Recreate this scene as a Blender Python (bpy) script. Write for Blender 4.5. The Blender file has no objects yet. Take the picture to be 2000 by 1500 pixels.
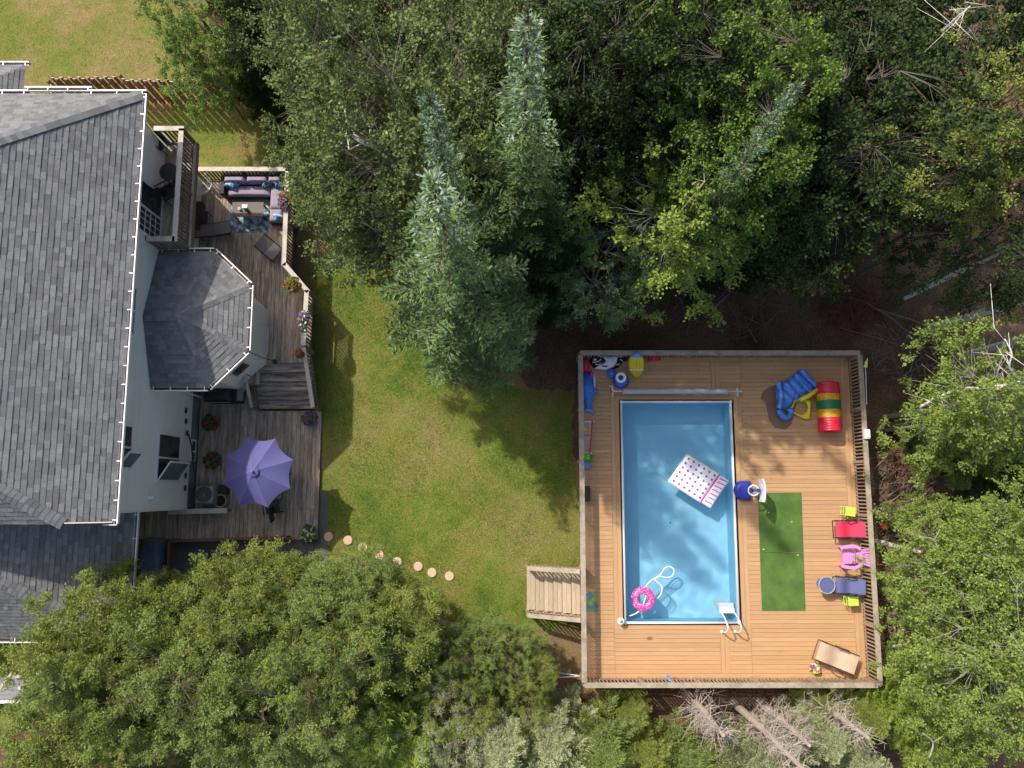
import bpy, math, random
import numpy as np
from mathutils import Vector, Matrix

# ---------------------------------------------------------------- camera, sky, sun
S = bpy.context.scene
C = S.collection
TH = math.radians(7.8); FPX = 1520.0; HC = 27.0
cam_d = bpy.data.cameras.new("camera"); cam = bpy.data.objects.new("camera", cam_d); C.objects.link(cam)
cam.location = (0, 0, HC); cam.rotation_euler = (TH, 0, 0)
cam_d.sensor_width = 36; cam_d.lens = FPX / 2000 * 36; cam_d.clip_end = 2000; cam_d.clip_start = 0.5
S.camera = cam
SUN = Vector((-0.60, 0.64, 1.0)).normalized()
w = bpy.data.worlds.new("World"); S.world = w; w.use_nodes = True
nt = w.node_tree; bg = nt.nodes["Background"]
sky = nt.nodes.new("ShaderNodeTexSky"); sky.sky_type = 'NISHITA'; sky.sun_disc = False
sky.sun_elevation = math.asin(SUN.z); sky.sun_rotation = math.atan2(SUN.x, SUN.y)
sky.air_density = 1.0; sky.dust_density = 4.0; sky.ozone_density = 0.4
nt.links.new(sky.outputs[0], bg.inputs[0]); bg.inputs[1].default_value = 0.15
sun_d = bpy.data.lights.new("sun", 'SUN'); sun_d.energy = 3.5; sun_d.angle = math.radians(0.9); sun_d.color = (1, 0.93, 0.82)
sun = bpy.data.objects.new("sun", sun_d); C.objects.link(sun); sun.location = (-20, 18, 40)
sun.rotation_euler = (-SUN).to_track_quat('-Z', 'Y').to_euler()
S.view_settings.view_transform = 'Standard'; S.view_settings.look = 'None'
S.view_settings.gamma = 1; S.view_settings.exposure = 0.30
S.cycles.max_bounces = 8; S.cycles.transparent_max_bounces = 12

# ---------------------------------------------------------------- measuring helpers (survey of the photo at known heights)
def _ray(px, py):
    dx = (px - 1000) / FPX; dy = -(py - 750) / FPX
    return Vector((dx, dy * math.cos(TH) + math.sin(TH), dy * math.sin(TH) - math.cos(TH)))
def P(px, py, z=0.0):
    d = _ray(px, py); t = (z - HC) / d.z
    return Vector((d.x * t, d.y * t, z))
def PX(px, py, X):
    d = _ray(px, py); t = X / d.x
    return Vector((X, d.y * t, HC + d.z * t))
def V(*a): return Vector(a)

# ---------------------------------------------------------------- scene graph helpers
def tag(o, label=None, cat=None, group=None, kind=None):
    if label: o['label'] = label
    if cat: o['category'] = cat
    if group: o['group'] = group
    if kind: o['kind'] = kind
    return o
def thing(name, label, cat, loc=(0, 0, 0), rz=0.0, group=None):
    o = bpy.data.objects.new(name, None); C.objects.link(o)
    o.empty_display_size = 0.2
    o.location = loc; o.rotation_euler = (0, 0, rz)
    return tag(o, label, cat, group)
def wmat(o):
    m = Matrix.Translation(o.location) @ o.rotation_euler.to_matrix().to_4x4() @ Matrix.Diagonal((*o.scale, 1))
    return wmat(o.parent) @ m if o.parent else m
def copy_tree(o, parent=None):
    c = o.copy(); C.objects.link(c); c.parent = parent
    for ch in o.children: copy_tree(ch, c)
    return c

class MB:
    """collects shapes, then becomes ONE mesh"""
    def __init__(s): s.v = []; s.f = []; s.m = []
    def add(s, vs, fs, mi=0):
        b = len(s.v); s.v += [tuple(v) for v in vs]
        for f in fs: s.f.append([i + b for i in f]); s.m.append(mi)
        return s
    def box(s, c, size, rz=0.0, rot=None, mi=0):
        hx, hy, hz = size[0] / 2, size[1] / 2, size[2] / 2
        R = rot if rot is not None else Matrix.Rotation(rz, 3, 'Z'); c = Vector(c)
        vs = [c + R @ Vector((x * hx, y * hy, z * hz)) for z in (-1, 1) for y in (-1, 1) for x in (-1, 1)]
        return s.add(vs, [(0, 2, 3, 1), (4, 5, 7, 6), (0, 1, 5, 4), (2, 6, 7, 3), (0, 4, 6, 2), (1, 3, 7, 5)], mi)
    def bb(s, a, b, mi=0):
        a, b = Vector(a), Vector(b)
        return s.box((a + b) / 2, [abs(b[i] - a[i]) for i in range(3)], mi=mi)
    def beam(s, a, b, w, h, mi=0, up=(0, 0, 1)):
        a, b = Vector(a), Vector(b); d = b - a; L = d.length
        if L < 1e-6: return s
        x = d / L; y = Vector(up).cross(x)
        if y.length < 1e-4: y = Vector((0, 1, 0)).cross(x)
        y.normalize(); z = x.cross(y)
        R = Matrix((x, y, z)).transposed()
        return s.box((a + b) / 2, (L, w, h), rot=R, mi=mi)
    def tube(s, pts, r, n=8, mi=0, closed=False):
        pts = [Vector(p) for p in pts]; N = len(pts)
        rr = r if hasattr(r, '__len__') else [r] * N
        vs = []; prev = None
        for i, p in enumerate(pts):
            t = (pts[(i + 1) % N] - pts[i - 1]) if closed else (pts[min(i + 1, N - 1)] - pts[max(i - 1, 0)])
            t.normalize()
            u = prev - t * prev.dot(t) if prev is not None else t.orthogonal()
            if u.length < 1e-5: u = t.orthogonal()
            u.normalize(); prev = u; q = t.cross(u)
            for k in range(n):
                a = 2 * math.pi * k / n
                vs.append(p + (u * math.cos(a) + q * math.sin(a)) * rr[i])
        fs = []
        for i in range(N if closed else N - 1):
            j = (i + 1) % N
            for k in range(n):
                fs.append((i * n + k, i * n + (k + 1) % n, j * n + (k + 1) % n, j * n + k))
        if not closed:
            fs.append(tuple(range(n))[::-1]); fs.append(tuple((N - 1) * n + k for k in range(n)))
        return s.add(vs, fs, mi)
    def cyl(s, a, b, r0, r1=None, n=16, mi=0):
        return s.tube([a, b], [r0, r0 if r1 is None else r1], n, mi)
    def lathe(s, prof, c, n=24, mi=0, axis=None):
        c = Vector(c); vs = []; fs = []; m = len(prof)
        R = axis if axis is not None else Matrix.Identity(3)
        for r, z in prof:
            for k in range(n):
                a = 2 * math.pi * k / n
                vs.append(c + R @ Vector((r * math.cos(a), r * math.sin(a), z)))
        for i in range(m - 1):
            for k in range(n):
                fs.append((i * n + k, i * n + (k + 1) % n, (i + 1) * n + (k + 1) % n, (i + 1) * n + k))
        return s.add(vs, fs, mi)
    def prism(s, poly, z0, z1, mi=0):
        n = len(poly); vs = [(p[0], p[1], z0) for p in poly] + [(p[0], p[1], z1) for p in poly]
        fs = [tuple(range(n))[::-1], tuple(range(n, 2 * n))] + [(i, (i + 1) % n, n + (i + 1) % n, n + i) for i in range(n)]
        return s.add(vs, fs, mi)
    def poly(s, pts, mi=0): return s.add(pts, [tuple(range(len(pts)))], mi)
    def ell(s, c, rad, n=16, m=9, mi=0, rot=None):
        c = Vector(c); R = rot if rot is not None else Matrix.Identity(3); vs = []; fs = []
        for i in range(m + 1):
            th = math.pi * i / m
            for k in range(n):
                a = 2 * math.pi * k / n
                vs.append(c + R @ Vector((rad[0] * math.sin(th) * math.cos(a), rad[1] * math.sin(th) * math.sin(a), rad[2] * math.cos(th))))
        for i in range(m):
            for k in range(n):
                fs.append((i * n + k, (i + 1) * n + k, (i + 1) * n + (k + 1) % n, i * n + (k + 1) % n))
        return s.add(vs, fs, mi)
    def torus(s, c, R, r, n=32, m=12, mi=0, rot=None, fR=None):
        c = Vector(c); M = rot if rot is not None else Matrix.Identity(3); vs = []; fs = []
        for i in range(n):
            a = 2 * math.pi * i / n; R_, r_ = (R, r) if fR is None else fR(a)
            for k in range(m):
                b = 2 * math.pi * k / m; q = R_ + r_ * math.cos(b)
                vs.append(c + M @ Vector((q * math.cos(a), q * math.sin(a), r_ * math.sin(b))))
        for i in range(n):
            for k in range(m):
                fs.append((i * m + k, ((i + 1) % n) * m + k, ((i + 1) % n) * m + (k + 1) % m, i * m + (k + 1) % m))
        return s.add(vs, fs, mi)
    def pillow(s, poly, z0, h, rings=7, noise=0.0, seed=0, sub=3, mi=0, dome=4.0, zf=None, wave=None):
        """a puffed-up shape with the given (star shaped) plan outline; zf(x,y) gives the height of what it lies on"""
        rnd = random.Random(seed); P0 = []
        n0 = len(poly)
        for i in range(n0):
            a, b = Vector(poly[i][:2]), Vector(poly[(i + 1) % n0][:2])
            for k in range(sub): P0.append(a + (b - a) * k / sub)
        n = len(P0); cx = sum(p.x for p in P0) / n; cy = sum(p.y for p in P0) / n
        vs = []; fs = []
        def zz(x, y): return z0 if zf is None else zf(x, y)
        fr = [1 - (k / rings) ** 1.6 for k in range(rings)]
        for kk, f in enumerate(fr):
            top = h * (1 - f ** dome) ** 0.5 if kk else h * 0.25
            for p in P0:
                x, y = cx + (p.x - cx) * f, cy + (p.y - cy) * f
                wv = wave(x, y) if wave else 0
                vs.append((x, y, zz(x, y) + top + (rnd.uniform(-noise, noise) if kk > 1 else 0) + wv * (1 if kk > 0 else 0)))
        vs.append((cx, cy, zz(cx, cy) + h + (wave(cx, cy) if wave else 0)))
        b0 = len(vs)
        for p in P0: vs.append((p.x, p.y, zz(p.x, p.y)))
        for i in range(rings - 1):
            for k in range(n): fs.append((i * n + k, i * n + (k + 1) % n, (i + 1) * n + (k + 1) % n, (i + 1) * n + k))
        for k in range(n): fs.append(((rings - 1) * n + k, (rings - 1) * n + (k + 1) % n, rings * n))
        for k in range(n): fs.append((b0 + k, b0 + (k + 1) % n, (k + 1) % n, k))
        fs.append(tuple(b0 + k for k in range(n))[::-1])
        return s.add(vs, fs, mi)
    def build(s, name, mats, parent=None, smooth=False, world=True):
        me = bpy.data.meshes.new(name); vs = s.v
        if parent is not None and world:
            M = wmat(parent).inverted(); vs = [tuple(M @ Vector(v)) for v in s.v]
        me.from_pydata(vs, [], s.f)
        if not isinstance(mats, (list, tuple)): mats = [mats]
        for m in mats: me.materials.append(m)
        if len(mats) > 1: me.polygons.foreach_set("material_index", s.m)
        if smooth:
            me.polygons.foreach_set("use_smooth", [True] * len(me.polygons))
        me.update()
        o = bpy.data.objects.new(name, me); C.objects.link(o)
        if parent is not None: o.parent = parent
        return o

def ellipse(cx, cy, rx, ry, n=20, a0=0.0):
    return [(cx + rx * math.cos(t) * math.cos(a0) - ry * math.sin(t) * math.sin(a0),
             cy + rx * math.cos(t) * math.sin(a0) + ry * math.sin(t) * math.cos(a0)) for t in [2 * math.pi * k / n for k in range(n)]]

# ---------------------------------------------------------------- materials
def newmat(name):
    m = bpy.data.materials.new(name); m.use_nodes = True
    return m, m.node_tree, m.node_tree.nodes["Principled BSDF"]
def N(nt, t, **kw):
    n = nt.nodes.new(t)
    for k, v in kw.items(): setattr(n, k, v)
    return n
def math_n(nt, op, a, b):
    n = N(nt, "ShaderNodeMath", operation=op)
    for i, x in enumerate((a, b)):
        if isinstance(x, (int, float)): n.inputs[i].default_value = x
        elif x is not None: nt.links.new(x, n.inputs[i])
    return n.outputs[0]
def noise_n(nt, scale, detail=4, stretch=(1, 1, 1), rough=0.6, coord='pos'):
    mp = N(nt, "ShaderNodeMapping"); mp.inputs['Scale'].default_value = stretch
    if coord == 'pos': g = N(nt, "ShaderNodeNewGeometry").outputs['Position']
    else: g = N(nt, "ShaderNodeTexCoord").outputs['Object']
    nt.links.new(g, mp.inputs[0])
    n = N(nt, "ShaderNodeTexNoise"); n.inputs['Scale'].default_value = scale; n.inputs['Detail'].default_value = detail
    n.inputs['Roughness'].default_value = rough
    nt.links.new(mp.outputs[0], n.inputs['Vector'])
    return n.outputs[0]
def pmat(name, col, rough=0.6, isl=0.0, nz=0.15, nscale=4.0, stretch=(1, 1, 1), metal=0.0, bump=0.0, bscale=60.0,
         col2=None, c2scale=2.0, c2lo=0.45, c2hi=0.65, sat_isl=0.0, spec=0.5, trans=0.0, coord='pos', sheen=0):
    m, t, b = newmat(name); L = t.links
    base = N(t, "ShaderNodeRGB"); base.outputs[0].default_value = (*col, 1); c = base.outputs[0]
    if col2:
        mx = N(t, "ShaderNodeMix", data_type='RGBA'); r = N(t, "ShaderNodeMapRange")
        r.inputs[1].default_value = c2lo; r.inputs[2].default_value = c2hi
        L.new(noise_n(t, c2scale, 6, stretch, 0.65, coord), r.inputs[0]); L.new(r.outputs[0], mx.inputs[0])
        L.new(c, mx.inputs[6]); mx.inputs[7].default_value = (*col2, 1); c = mx.outputs[2]
    val = None
    if nz:
        val = math_n(t, 'ADD', math_n(t, 'MULTIPLY', math_n(t, 'SUBTRACT', noise_n(t, nscale, 6, stretch, 0.65, coord), 0.5), nz * 4), 1.0)
    if isl:
        g = N(t, "ShaderNodeNewGeometry")
        iv = math_n(t, 'ADD', math_n(t, 'MULTIPLY', math_n(t, 'SUBTRACT', g.outputs['Random Per Island'], 0.5), isl * 2), 1.0)
        val = iv if val is None else math_n(t, 'MULTIPLY', val, iv)
    if val is not None:
        vm = N(t, "ShaderNodeVectorMath", operation='SCALE'); L.new(c, vm.inputs[0]); L.new(val, vm.inputs['Scale']); c = vm.outputs[0]
    L.new(c, b.inputs['Base Color'])
    b.inputs['Roughness'].default_value = rough; b.inputs['Metallic'].default_value = metal
    b.inputs['Specular IOR Level'].default_value = spec
    if bump:
        bp = N(t, "ShaderNodeBump"); bp.inputs['Strength'].default_value = bump; bp.inputs['Distance'].default_value = 0.02
        L.new(noise_n(t, bscale, 4, stretch, 0.6, coord), bp.inputs['Height']); L.new(bp.outputs[0], b.inputs['Normal'])
    if trans:
        tr = N(t, "ShaderNodeBsdfTranslucent"); L.new(c, tr.inputs[0]); mx = N(t, "ShaderNodeMixShader"); mx.inputs[0].default_value = trans
        L.new(b.outputs[0], mx.inputs[1]); L.new(tr.outputs[0], mx.inputs[2]); L.new(mx.outputs[0], t.nodes['Material Output'].inputs[0])
    return m

def leafmat(name, a, b, c=None, cfrac=0.03, trans=0.3, rough=0.5):
    """leaf colours vary from leaf to leaf (island), from spray to spray (tint attribute) and from tree to tree"""
    m, t, bs = newmat(name); L = t.links
    g = N(t, "ShaderNodeNewGeometry"); at = N(t, "ShaderNodeAttribute", attribute_name="tint"); oi = N(t, "ShaderNodeObjectInfo")
    f = math_n(t, 'ADD', math_n(t, 'MULTIPLY', g.outputs['Random Per Island'], 0.35), math_n(t, 'ADD', math_n(t, 'MULTIPLY', at.outputs['Fac'], 0.45), math_n(t, 'MULTIPLY', oi.outputs['Random'], 0.2)))
    mx = N(t, "ShaderNodeMix", data_type='RGBA'); L.new(f, mx.inputs[0]); mx.inputs[6].default_value = (*a, 1); mx.inputs[7].default_value = (*b, 1)
    col = mx.outputs[2]
    if c:
        gt = math_n(t, 'GREATER_THAN', math_n(t, 'ADD', math_n(t, 'MULTIPLY', at.outputs['Fac'], 0.6), math_n(t, 'MULTIPLY', g.outputs['Random Per Island'], 0.4)), 1 - cfrac * 3)
        m2 = N(t, "ShaderNodeMix", data_type='RGBA'); L.new(gt, m2.inputs[0]); L.new(col, m2.inputs[6]); m2.inputs[7].default_value = (*c, 1); col = m2.outputs[2]
    L.new(col, bs.inputs['Base Color']); bs.inputs['Roughness'].default_value = rough; bs.inputs['Specular IOR Level'].default_value = 0.14
    tr = N(t, "ShaderNodeBsdfTranslucent"); L.new(col, tr.inputs[0]); ms = N(t, "ShaderNodeMixShader"); ms.inputs[0].default_value = trans
    L.new(bs.outputs[0], ms.inputs[1]); L.new(tr.outputs[0], ms.inputs[2]); L.new(ms.outputs[0], t.nodes['Material Output'].inputs[0])
    return m

def ground_mat(name, cols, fine=28.0, bump=0.6):
    """three-colour patchy ground: cols = [(pos, rgb), ...] over a mix of broad and fine noise"""
    m, t, b = newmat(name); L = t.links
    n1 = noise_n(t, 0.32, 3, rough=0.5); n2 = noise_n(t, 1.6, 6, rough=0.7); n3 = noise_n(t, fine, 5, rough=0.8)
    f = math_n(t, 'ADD', math_n(t, 'MULTIPLY', n1, 0.45), math_n(t, 'ADD', math_n(t, 'MULTIPLY', n2, 0.35), math_n(t, 'MULTIPLY', n3, 0.2)))
    r = N(t, "ShaderNodeValToRGB"); L.new(f, r.inputs[0]); e = r.color_ramp.elements
    while len(e) < len(cols): e.new(0.5)
    for i, (p, c) in enumerate(cols): e[i].position = p; e[i].color = (*c, 1)
    sc = math_n(t, 'ADD', math_n(t, 'MULTIPLY', math_n(t, 'SUBTRACT', n3, 0.5), 2.6), 1.0)
    vm = N(t, "ShaderNodeVectorMath", operation='SCALE'); L.new(r.outputs[0], vm.inputs[0]); L.new(sc, vm.inputs['Scale'])
    L.new(vm.outputs[0], b.inputs['Base Color']); b.inputs['Roughness'].default_value = 0.95; b.inputs['Specular IOR Level'].default_value = 0.15
    bp = N(t, "ShaderNodeBump"); bp.inputs['Strength'].default_value = bump; bp.inputs['Distance'].default_value = 0.05
    L.new(n3, bp.inputs['Height']); L.new(bp.outputs[0], b.inputs['Normal'])
    return m

M = {}
M['lawn'] = ground_mat('lawn_grass', [(0.41, (0.095, 0.155, 0.024)), (0.47, (0.155, 0.205, 0.036)), (0.52, (0.21, 0.215, 0.052)), (0.57, (0.24, 0.225, 0.07)), (0.64, (0.30, 0.235, 0.095))], fine=22.0, bump=0.9)
M['dirt'] = ground_mat('forest_soil', [(0.36, (0.07, 0.042, 0.027)), (0.48, (0.12, 0.072, 0.046)), (0.58, (0.18, 0.11, 0.07)), (0.68, (0.07, 0.08, 0.03))], fine=14.0)
M['path'] = ground_mat('bare_soil', [(0.36, (0.16, 0.15, 0.06)), (0.48, (0.25, 0.17, 0.09)), (0.6, (0.30, 0.19, 0.11)), (0.7, (0.2, 0.19, 0.07))], fine=24.0)
M['deck'] = pmat('cedar_deck_board', (0.50, 0.295, 0.145), 0.65, isl=0.08, nz=0.10, nscale=3, stretch=(0.6, 6, 6), bump=0.2, bscale=40, col2=(0.44, 0.275, 0.16), c2scale=0.7, c2lo=0.5, c2hi=0.8)
M['decky'] = pmat('cedar_border_board', (0.485, 0.295, 0.15), 0.65, isl=0.08, nz=0.10, nscale=3, stretch=(6, 0.6, 6), bump=0.2, bscale=40)
M['under'] = pmat('deck_joists', (0.10, 0.06, 0.04), 0.9)
M['grey'] = pmat('weathered_deck_board', (0.50, 0.41, 0.32), 0.85, isl=0.2, nz=0.35, nscale=5, stretch=(7, 0.8, 7), bump=0.4, bscale=30, col2=(0.26, 0.205, 0.16), c2scale=1.6, c2lo=0.42, c2hi=0.62)
M['greyx'] = pmat('weathered_stair_board', (0.48, 0.40, 0.32), 0.85, isl=0.2, nz=0.3, nscale=5, stretch=(0.8, 7, 7), bump=0.4, bscale=30, col2=(0.12, 0.09, 0.075), c2scale=1.6)
M['cap'] = pmat('pale_railing_cap', (0.56, 0.52, 0.45), 0.8, isl=0.08, nz=0.14, nscale=9, bump=0.2, bscale=50, col2=(0.42, 0.38, 0.32), c2scale=3)
M['capp'] = pmat('pool_railing_cap', (0.38, 0.32, 0.245), 0.8, isl=0.08, nz=0.2, nscale=9, bump=0.2, bscale=50, col2=(0.25, 0.22, 0.16), c2scale=2.5)
M['bal'] = pmat('railing_baluster', (0.36, 0.25, 0.17), 0.8, isl=0.2, nz=0.15)
M['balg'] = pmat('grey_baluster', (0.20, 0.155, 0.13), 0.85, isl=0.2, nz=0.15)
M['stair'] = pmat('pale_stair_board', (0.46, 0.37, 0.26), 0.8, isl=0.12, nz=0.2, nscale=5, stretch=(7, 0.8, 7), bump=0.3, bscale=30)
M['fence'] = pmat('brown_fence_board', (0.20, 0.10, 0.06), 0.8, isl=0.25, nz=0.2)
M['fencetop'] = pmat('pale_fence_cap', (0.55, 0.48, 0.42), 0.8, isl=0.1)
M['sh'] = pmat('roof_shingle', (0.185, 0.19, 0.197), 0.92, isl=0.24, nz=0.22, nscale=22, bump=0.5, bscale=160, spec=0.25)
M['shbase'] = pmat('roof_felt', (0.03, 0.03, 0.035), 0.95, nz=0.1)
M['siding'] = pmat('pale_vinyl_siding', (0.82, 0.79, 0.72), 0.6, isl=0.03, nz=0.05, nscale=2)
M['found'] = pmat('foundation', (0.25, 0.24, 0.23), 0.9, nz=0.2)
M['white'] = pmat('white_painted_metal', (0.80, 0.80, 0.80), 0.4, nz=0.03)
M['gut'] = pmat('gutter_inside', (0.10, 0.055, 0.05), 0.8, nz=0.2)
M['glass'] = pmat('window_glass', (0.03, 0.035, 0.04), 0.05, nz=0.0, spec=1.0)
M['glasst'] = pmat('open_sash_glass', (0.14, 0.17, 0.18), 0.05, nz=0.0, spec=1.0)
M['dark'] = pmat('black_powder_coat', (0.02, 0.02, 0.022), 0.45, nz=0.1)
M['rim'] = pmat('pool_rim_white', (0.78, 0.80, 0.82), 0.35, nz=0.02)
M['poolwall'] = pmat('pool_outer_wall', (0.02, 0.025, 0.035), 0.5, nz=0.1)
M['liner'] = pmat('pool_liner', (0.33, 0.66, 0.86), 0.5, nz=0.04, nscale=0.8, col2=(0.37, 0.70, 0.86), c2scale=1.5)
M['turf'] = pmat('artificial_turf', (0.08, 0.165, 0.03), 0.9, nz=0.3, nscale=2.2, bump=0.9, bscale=120, col2=(0.115, 0.215, 0.04), c2scale=1.2)
def pl(name, col, rough=0.35, **k): return pmat(name, col, rough, nz=k.pop('nz', 0.04), **k)
M['red'] = pl('red_plastic', (0.62, 0.02, 0.05), 0.4); M['yellow'] = pl('yellow_plastic', (0.75, 0.62, 0.02), 0.4)
M['gold'] = pl('amber_plastic', (0.62, 0.34, 0.01), 0.35); M['dgreen'] = pl('green_plastic', (0.01, 0.16, 0.06), 0.4)
M['blue'] = pl('blue_vinyl', (0.05, 0.20, 0.66), 0.3, nz=0.12); M['lblue'] = pl('light_blue_vinyl', (0.10, 0.33, 0.80), 0.3, nz=0.15)
M['navy'] = pl('navy_plastic', (0.03, 0.05, 0.36), 0.35); M['lime'] = pl('lime_plastic', (0.50, 0.70, 0.09), 0.4)
M['pink'] = pl('lilac_pink_plastic', (0.66, 0.30, 0.62), 0.4); M['hot'] = pl('hot_pink_vinyl', (0.80, 0.05, 0.36), 0.3)
M['magenta'] = pl('magenta_vinyl', (0.6, 0.04, 0.42), 0.35); M['crimson'] = pl('crimson_sling_fabric', (0.66, 0.03, 0.09), 0.7, bump=0.2)
M['slate'] = pl('slate_blue_sling_fabric', (0.10, 0.115, 0.27), 0.7, bump=0.2); M['tan'] = pl('tan_sling_fabric', (0.50, 0.37, 0.27), 0.8, nz=0.12, bump=0.2)
M['stain'] = pl('stained_board', (0.22, 0.13, 0.06), 0.7, nz=.2); M['brownm'] = pl('bronze_metal', (0.09, 0.045, 0.03), 0.4); M['vinyl'] = pl('white_vinyl', (0.84, 0.86, 0.90), 0.3)
M['violet'] = pl('violet_vinyl', (0.30, 0.12, 0.42), 0.35); M['greyv'] = pl('grey_reel_cover', (0.42, 0.44, 0.47), 0.5, nz=0.08)
M['green'] = pl('green_vinyl', (0.16, 0.45, 0.04), 0.35); M['black'] = pl('black_vinyl', (0.015, 0.015, 0.02), 0.3)
M['umb'] = pmat('periwinkle_umbrella_fabric', (0.15, 0.145, 0.39), 0.75, nz=0.05, trans=0.25, bump=0.1)
M['cush'] = pmat('mauve_grey_cushion', (0.33, 0.28, 0.37), 0.9, nz=0.08, bump=0.2); M['wick'] = pmat('dark_wicker', (0.05, 0.035, 0.035), 0.7, nz=0.2, bump=0.6, bscale=90)
M['pilb'] = pmat('blue_patterned_pillow', (0.06, 0.22, 0.50), 0.9, nz=0.2, col2=(0.62, 0.70, 0.78), c2scale=9, c2lo=0.5, c2hi=0.56)
M['pilt'] = pmat('teal_patterned_pillow', (0.05, 0.12, 0.17), 0.9, nz=0.2, col2=(0.45, 0.55, 0.6), c2scale=9, c2lo=0.5, c2hi=0.58)
M['rug'] = pmat('patterned_outdoor_rug', (0.07, 0.16, 0.20), 0.95, nz=0.2, col2=(0.42, 0.50, 0.54), c2scale=7, c2lo=0.47, c2hi=0.55)
M['brownt'] = pmat('taupe_table_top', (0.13, 0.095, 0.08), 0.6, nz=0.1); M['greyf'] = pmat('taupe_grey_sling', (0.20, 0.175, 0.165), 0.8, nz=0.08, bump=0.2)
M['steel'] = pmat('grey_steel', (0.30, 0.30, 0.30), 0.4, nz=0.05, metal=0.3); M['terra'] = pmat('stone_planter', (0.30, 0.27, 0.21), 0.8)
M['soil'] = pmat('potting_soil', (0.03, 0.02, 0.015), 0.95); M['stone'] = pmat('pink_concrete_paver', (0.60, 0.43, 0.30), 0.85, nz=0.1, nscale=12, bump=0.3)
M['tarp'] = pmat('blue_grey_tarp', (0.10, 0.15, 0.24), 0.6, nz=0.2, nscale=5, bump=0.4, bscale=12, col2=(0.25, 0.29, 0.31), c2scale=1.5)
M['bark'] = pmat('conifer_bark', (0.12, 0.085, 0.06), 0.9, nz=0.3, nscale=12, bump=0.5, bscale=30)
M['twig'] = pmat('pale_grey_branch', (0.15, 0.13, 0.10), 0.85, nz=0.25, nscale=10)
M['birch'] = pmat('white_birch_bark', (0.80, 0.77, 0.70), 0.8, nz=0.12, nscale=5, stretch=(1, 1, 4), col2=(0.05, 0.045, 0.04), c2scale=3.2, c2lo=0.60, c2hi=0.66)
M['twig2'] = pmat('pale_poplar_branch', (0.33, 0.31, 0.26), 0.85, nz=0.2, nscale=8); M['dead'] = pmat('bleached_dead_wood', (0.40, 0.34, 0.29), 0.9, nz=0.25, nscale=10)
M['stick'] = pmat('dead_brushwood', (0.21, 0.15, 0.115), 0.9, isl=0.5, nz=0.1)
M['redstick'] = pmat('rusty_dead_needles', (0.17, 0.065, 0.045), 0.9, isl=0.5, nz=0.1)
M['beige'] = pmat('beige_stucco', (0.42, 0.38, 0.31), 0.8, nz=0.1)
M['pave'] = pmat('dark_patio_stone', (0.12, 0.12, 0.125), 0.9, nz=0.2)
L_ = {}
L_['spruce'] = leafmat('blue_green_needles', (0.05, 0.11, 0.022), (0.26, 0.36, 0.15), (0.33, 0.44, 0.34), 0.085, 0.14, 0.6)
L_['spruce_shade'] = leafmat('shaded_spruce_needles', (0.035, 0.08, 0.018), (0.20, 0.28, 0.115), (0.28, 0.38, 0.29), 0.085, 0.12, 0.6)  # darker spruce needles: the slim tree's shadowed body is put into the colour
L_['fir'] = leafmat('yellow_green_needles', (0.12, 0.175, 0.036), (0.40, 0.46, 0.11), (0.56, 0.38, 0.10), 0.03, 0.32)
L_['firb'] = leafmat('mid_green_needles', (0.11, 0.175, 0.042), (0.38, 0.46, 0.14), (0.48, 0.36, 0.10), 0.02, 0.32)
L_['gfir'] = leafmat('dusty_grey_green_needles', (0.24, 0.29, 0.14), (0.52, 0.56, 0.31), None, 0, 0.25)
L_['aspen'] = leafmat('grey_green_leaves', (0.065, 0.105, 0.03), (0.21, 0.26, 0.09), (0.38, 0.42, 0.14), 0.03, 0.2, 0.5)
L_['maple'] = leafmat('fresh_green_leaves', (0.085, 0.17, 0.028), (0.27, 0.37, 0.085), (0.38, 0.42, 0.08), 0.03, 0.3, 0.5)
L_['lime'] = leafmat('yellow_green_leaves', (0.16, 0.24, 0.04), (0.44, 0.54, 0.12), (0.46, 0.34, 0.09), 0.025, 0.35, 0.5)
L_['poplar'] = leafmat('bright_poplar_leaves', (0.11, 0.19, 0.035), (0.42, 0.52, 0.125), (0.52, 0.56, 0.18), 0.03, 0.35, 0.5)
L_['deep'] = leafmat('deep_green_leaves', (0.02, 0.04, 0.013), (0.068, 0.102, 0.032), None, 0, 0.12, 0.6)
L_['larch'] = leafmat('feathery_larch_needles', (0.18, 0.28, 0.04), (0.46, 0.56, 0.12), None, 0, 0.3)
# ---------------------------------------------------------------- ground
rnd = random.Random(5)
g = MB().poly([(-400, -400, 0), (400, -400, 0), (400, 400, 0), (-400, 400, 0)]).build('ground', M['dirt']); tag(g, 'brown forest soil under the trees', None, kind='structure')
def jag(pts, amp, seed, sub=10, z=0.0):
    r = random.Random(seed); out = []
    n = len(pts)
    for i in range(n):
        a, b = Vector(pts[i]), Vector(pts[(i + 1) % n])
        for k in range(sub):
            p = a + (b - a) * k / sub
            out.append((p.x + r.uniform(-amp, amp), p.y + r.uniform(-amp, amp), z))
    return out
lawn_px = [(560, 560), (700, 440), (800, 560), (835, 640), (905, 705), (1010, 760), (1120, 760), (1120, 900), (1150, 1100), (1170, 1230), (960, 1230), (870, 1210), (760, 1120), (690, 1085), (560, 1090), (500, 900)]
lp = [tuple(P(a, b, 0)[:2]) for a, b in lawn_px]
lo = MB().poly(jag(lp, 0.13, 3, 10, 0.008)).build('lawn', M['lawn']); tag(lo, 'patchy green and straw coloured lawn between the two decks', kind='structure')
bp_ = [tuple(P(a, b, 0)[:2]) for a, b in [(600, 420), (760, 470), (860, 700), (1000, 720), (1140, 900), (1250, 1120), (1250, 1360), (1080, 1360), (980, 1290), (820, 1230), (600, 1130), (560, 800), (540, 520)]]
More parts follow.
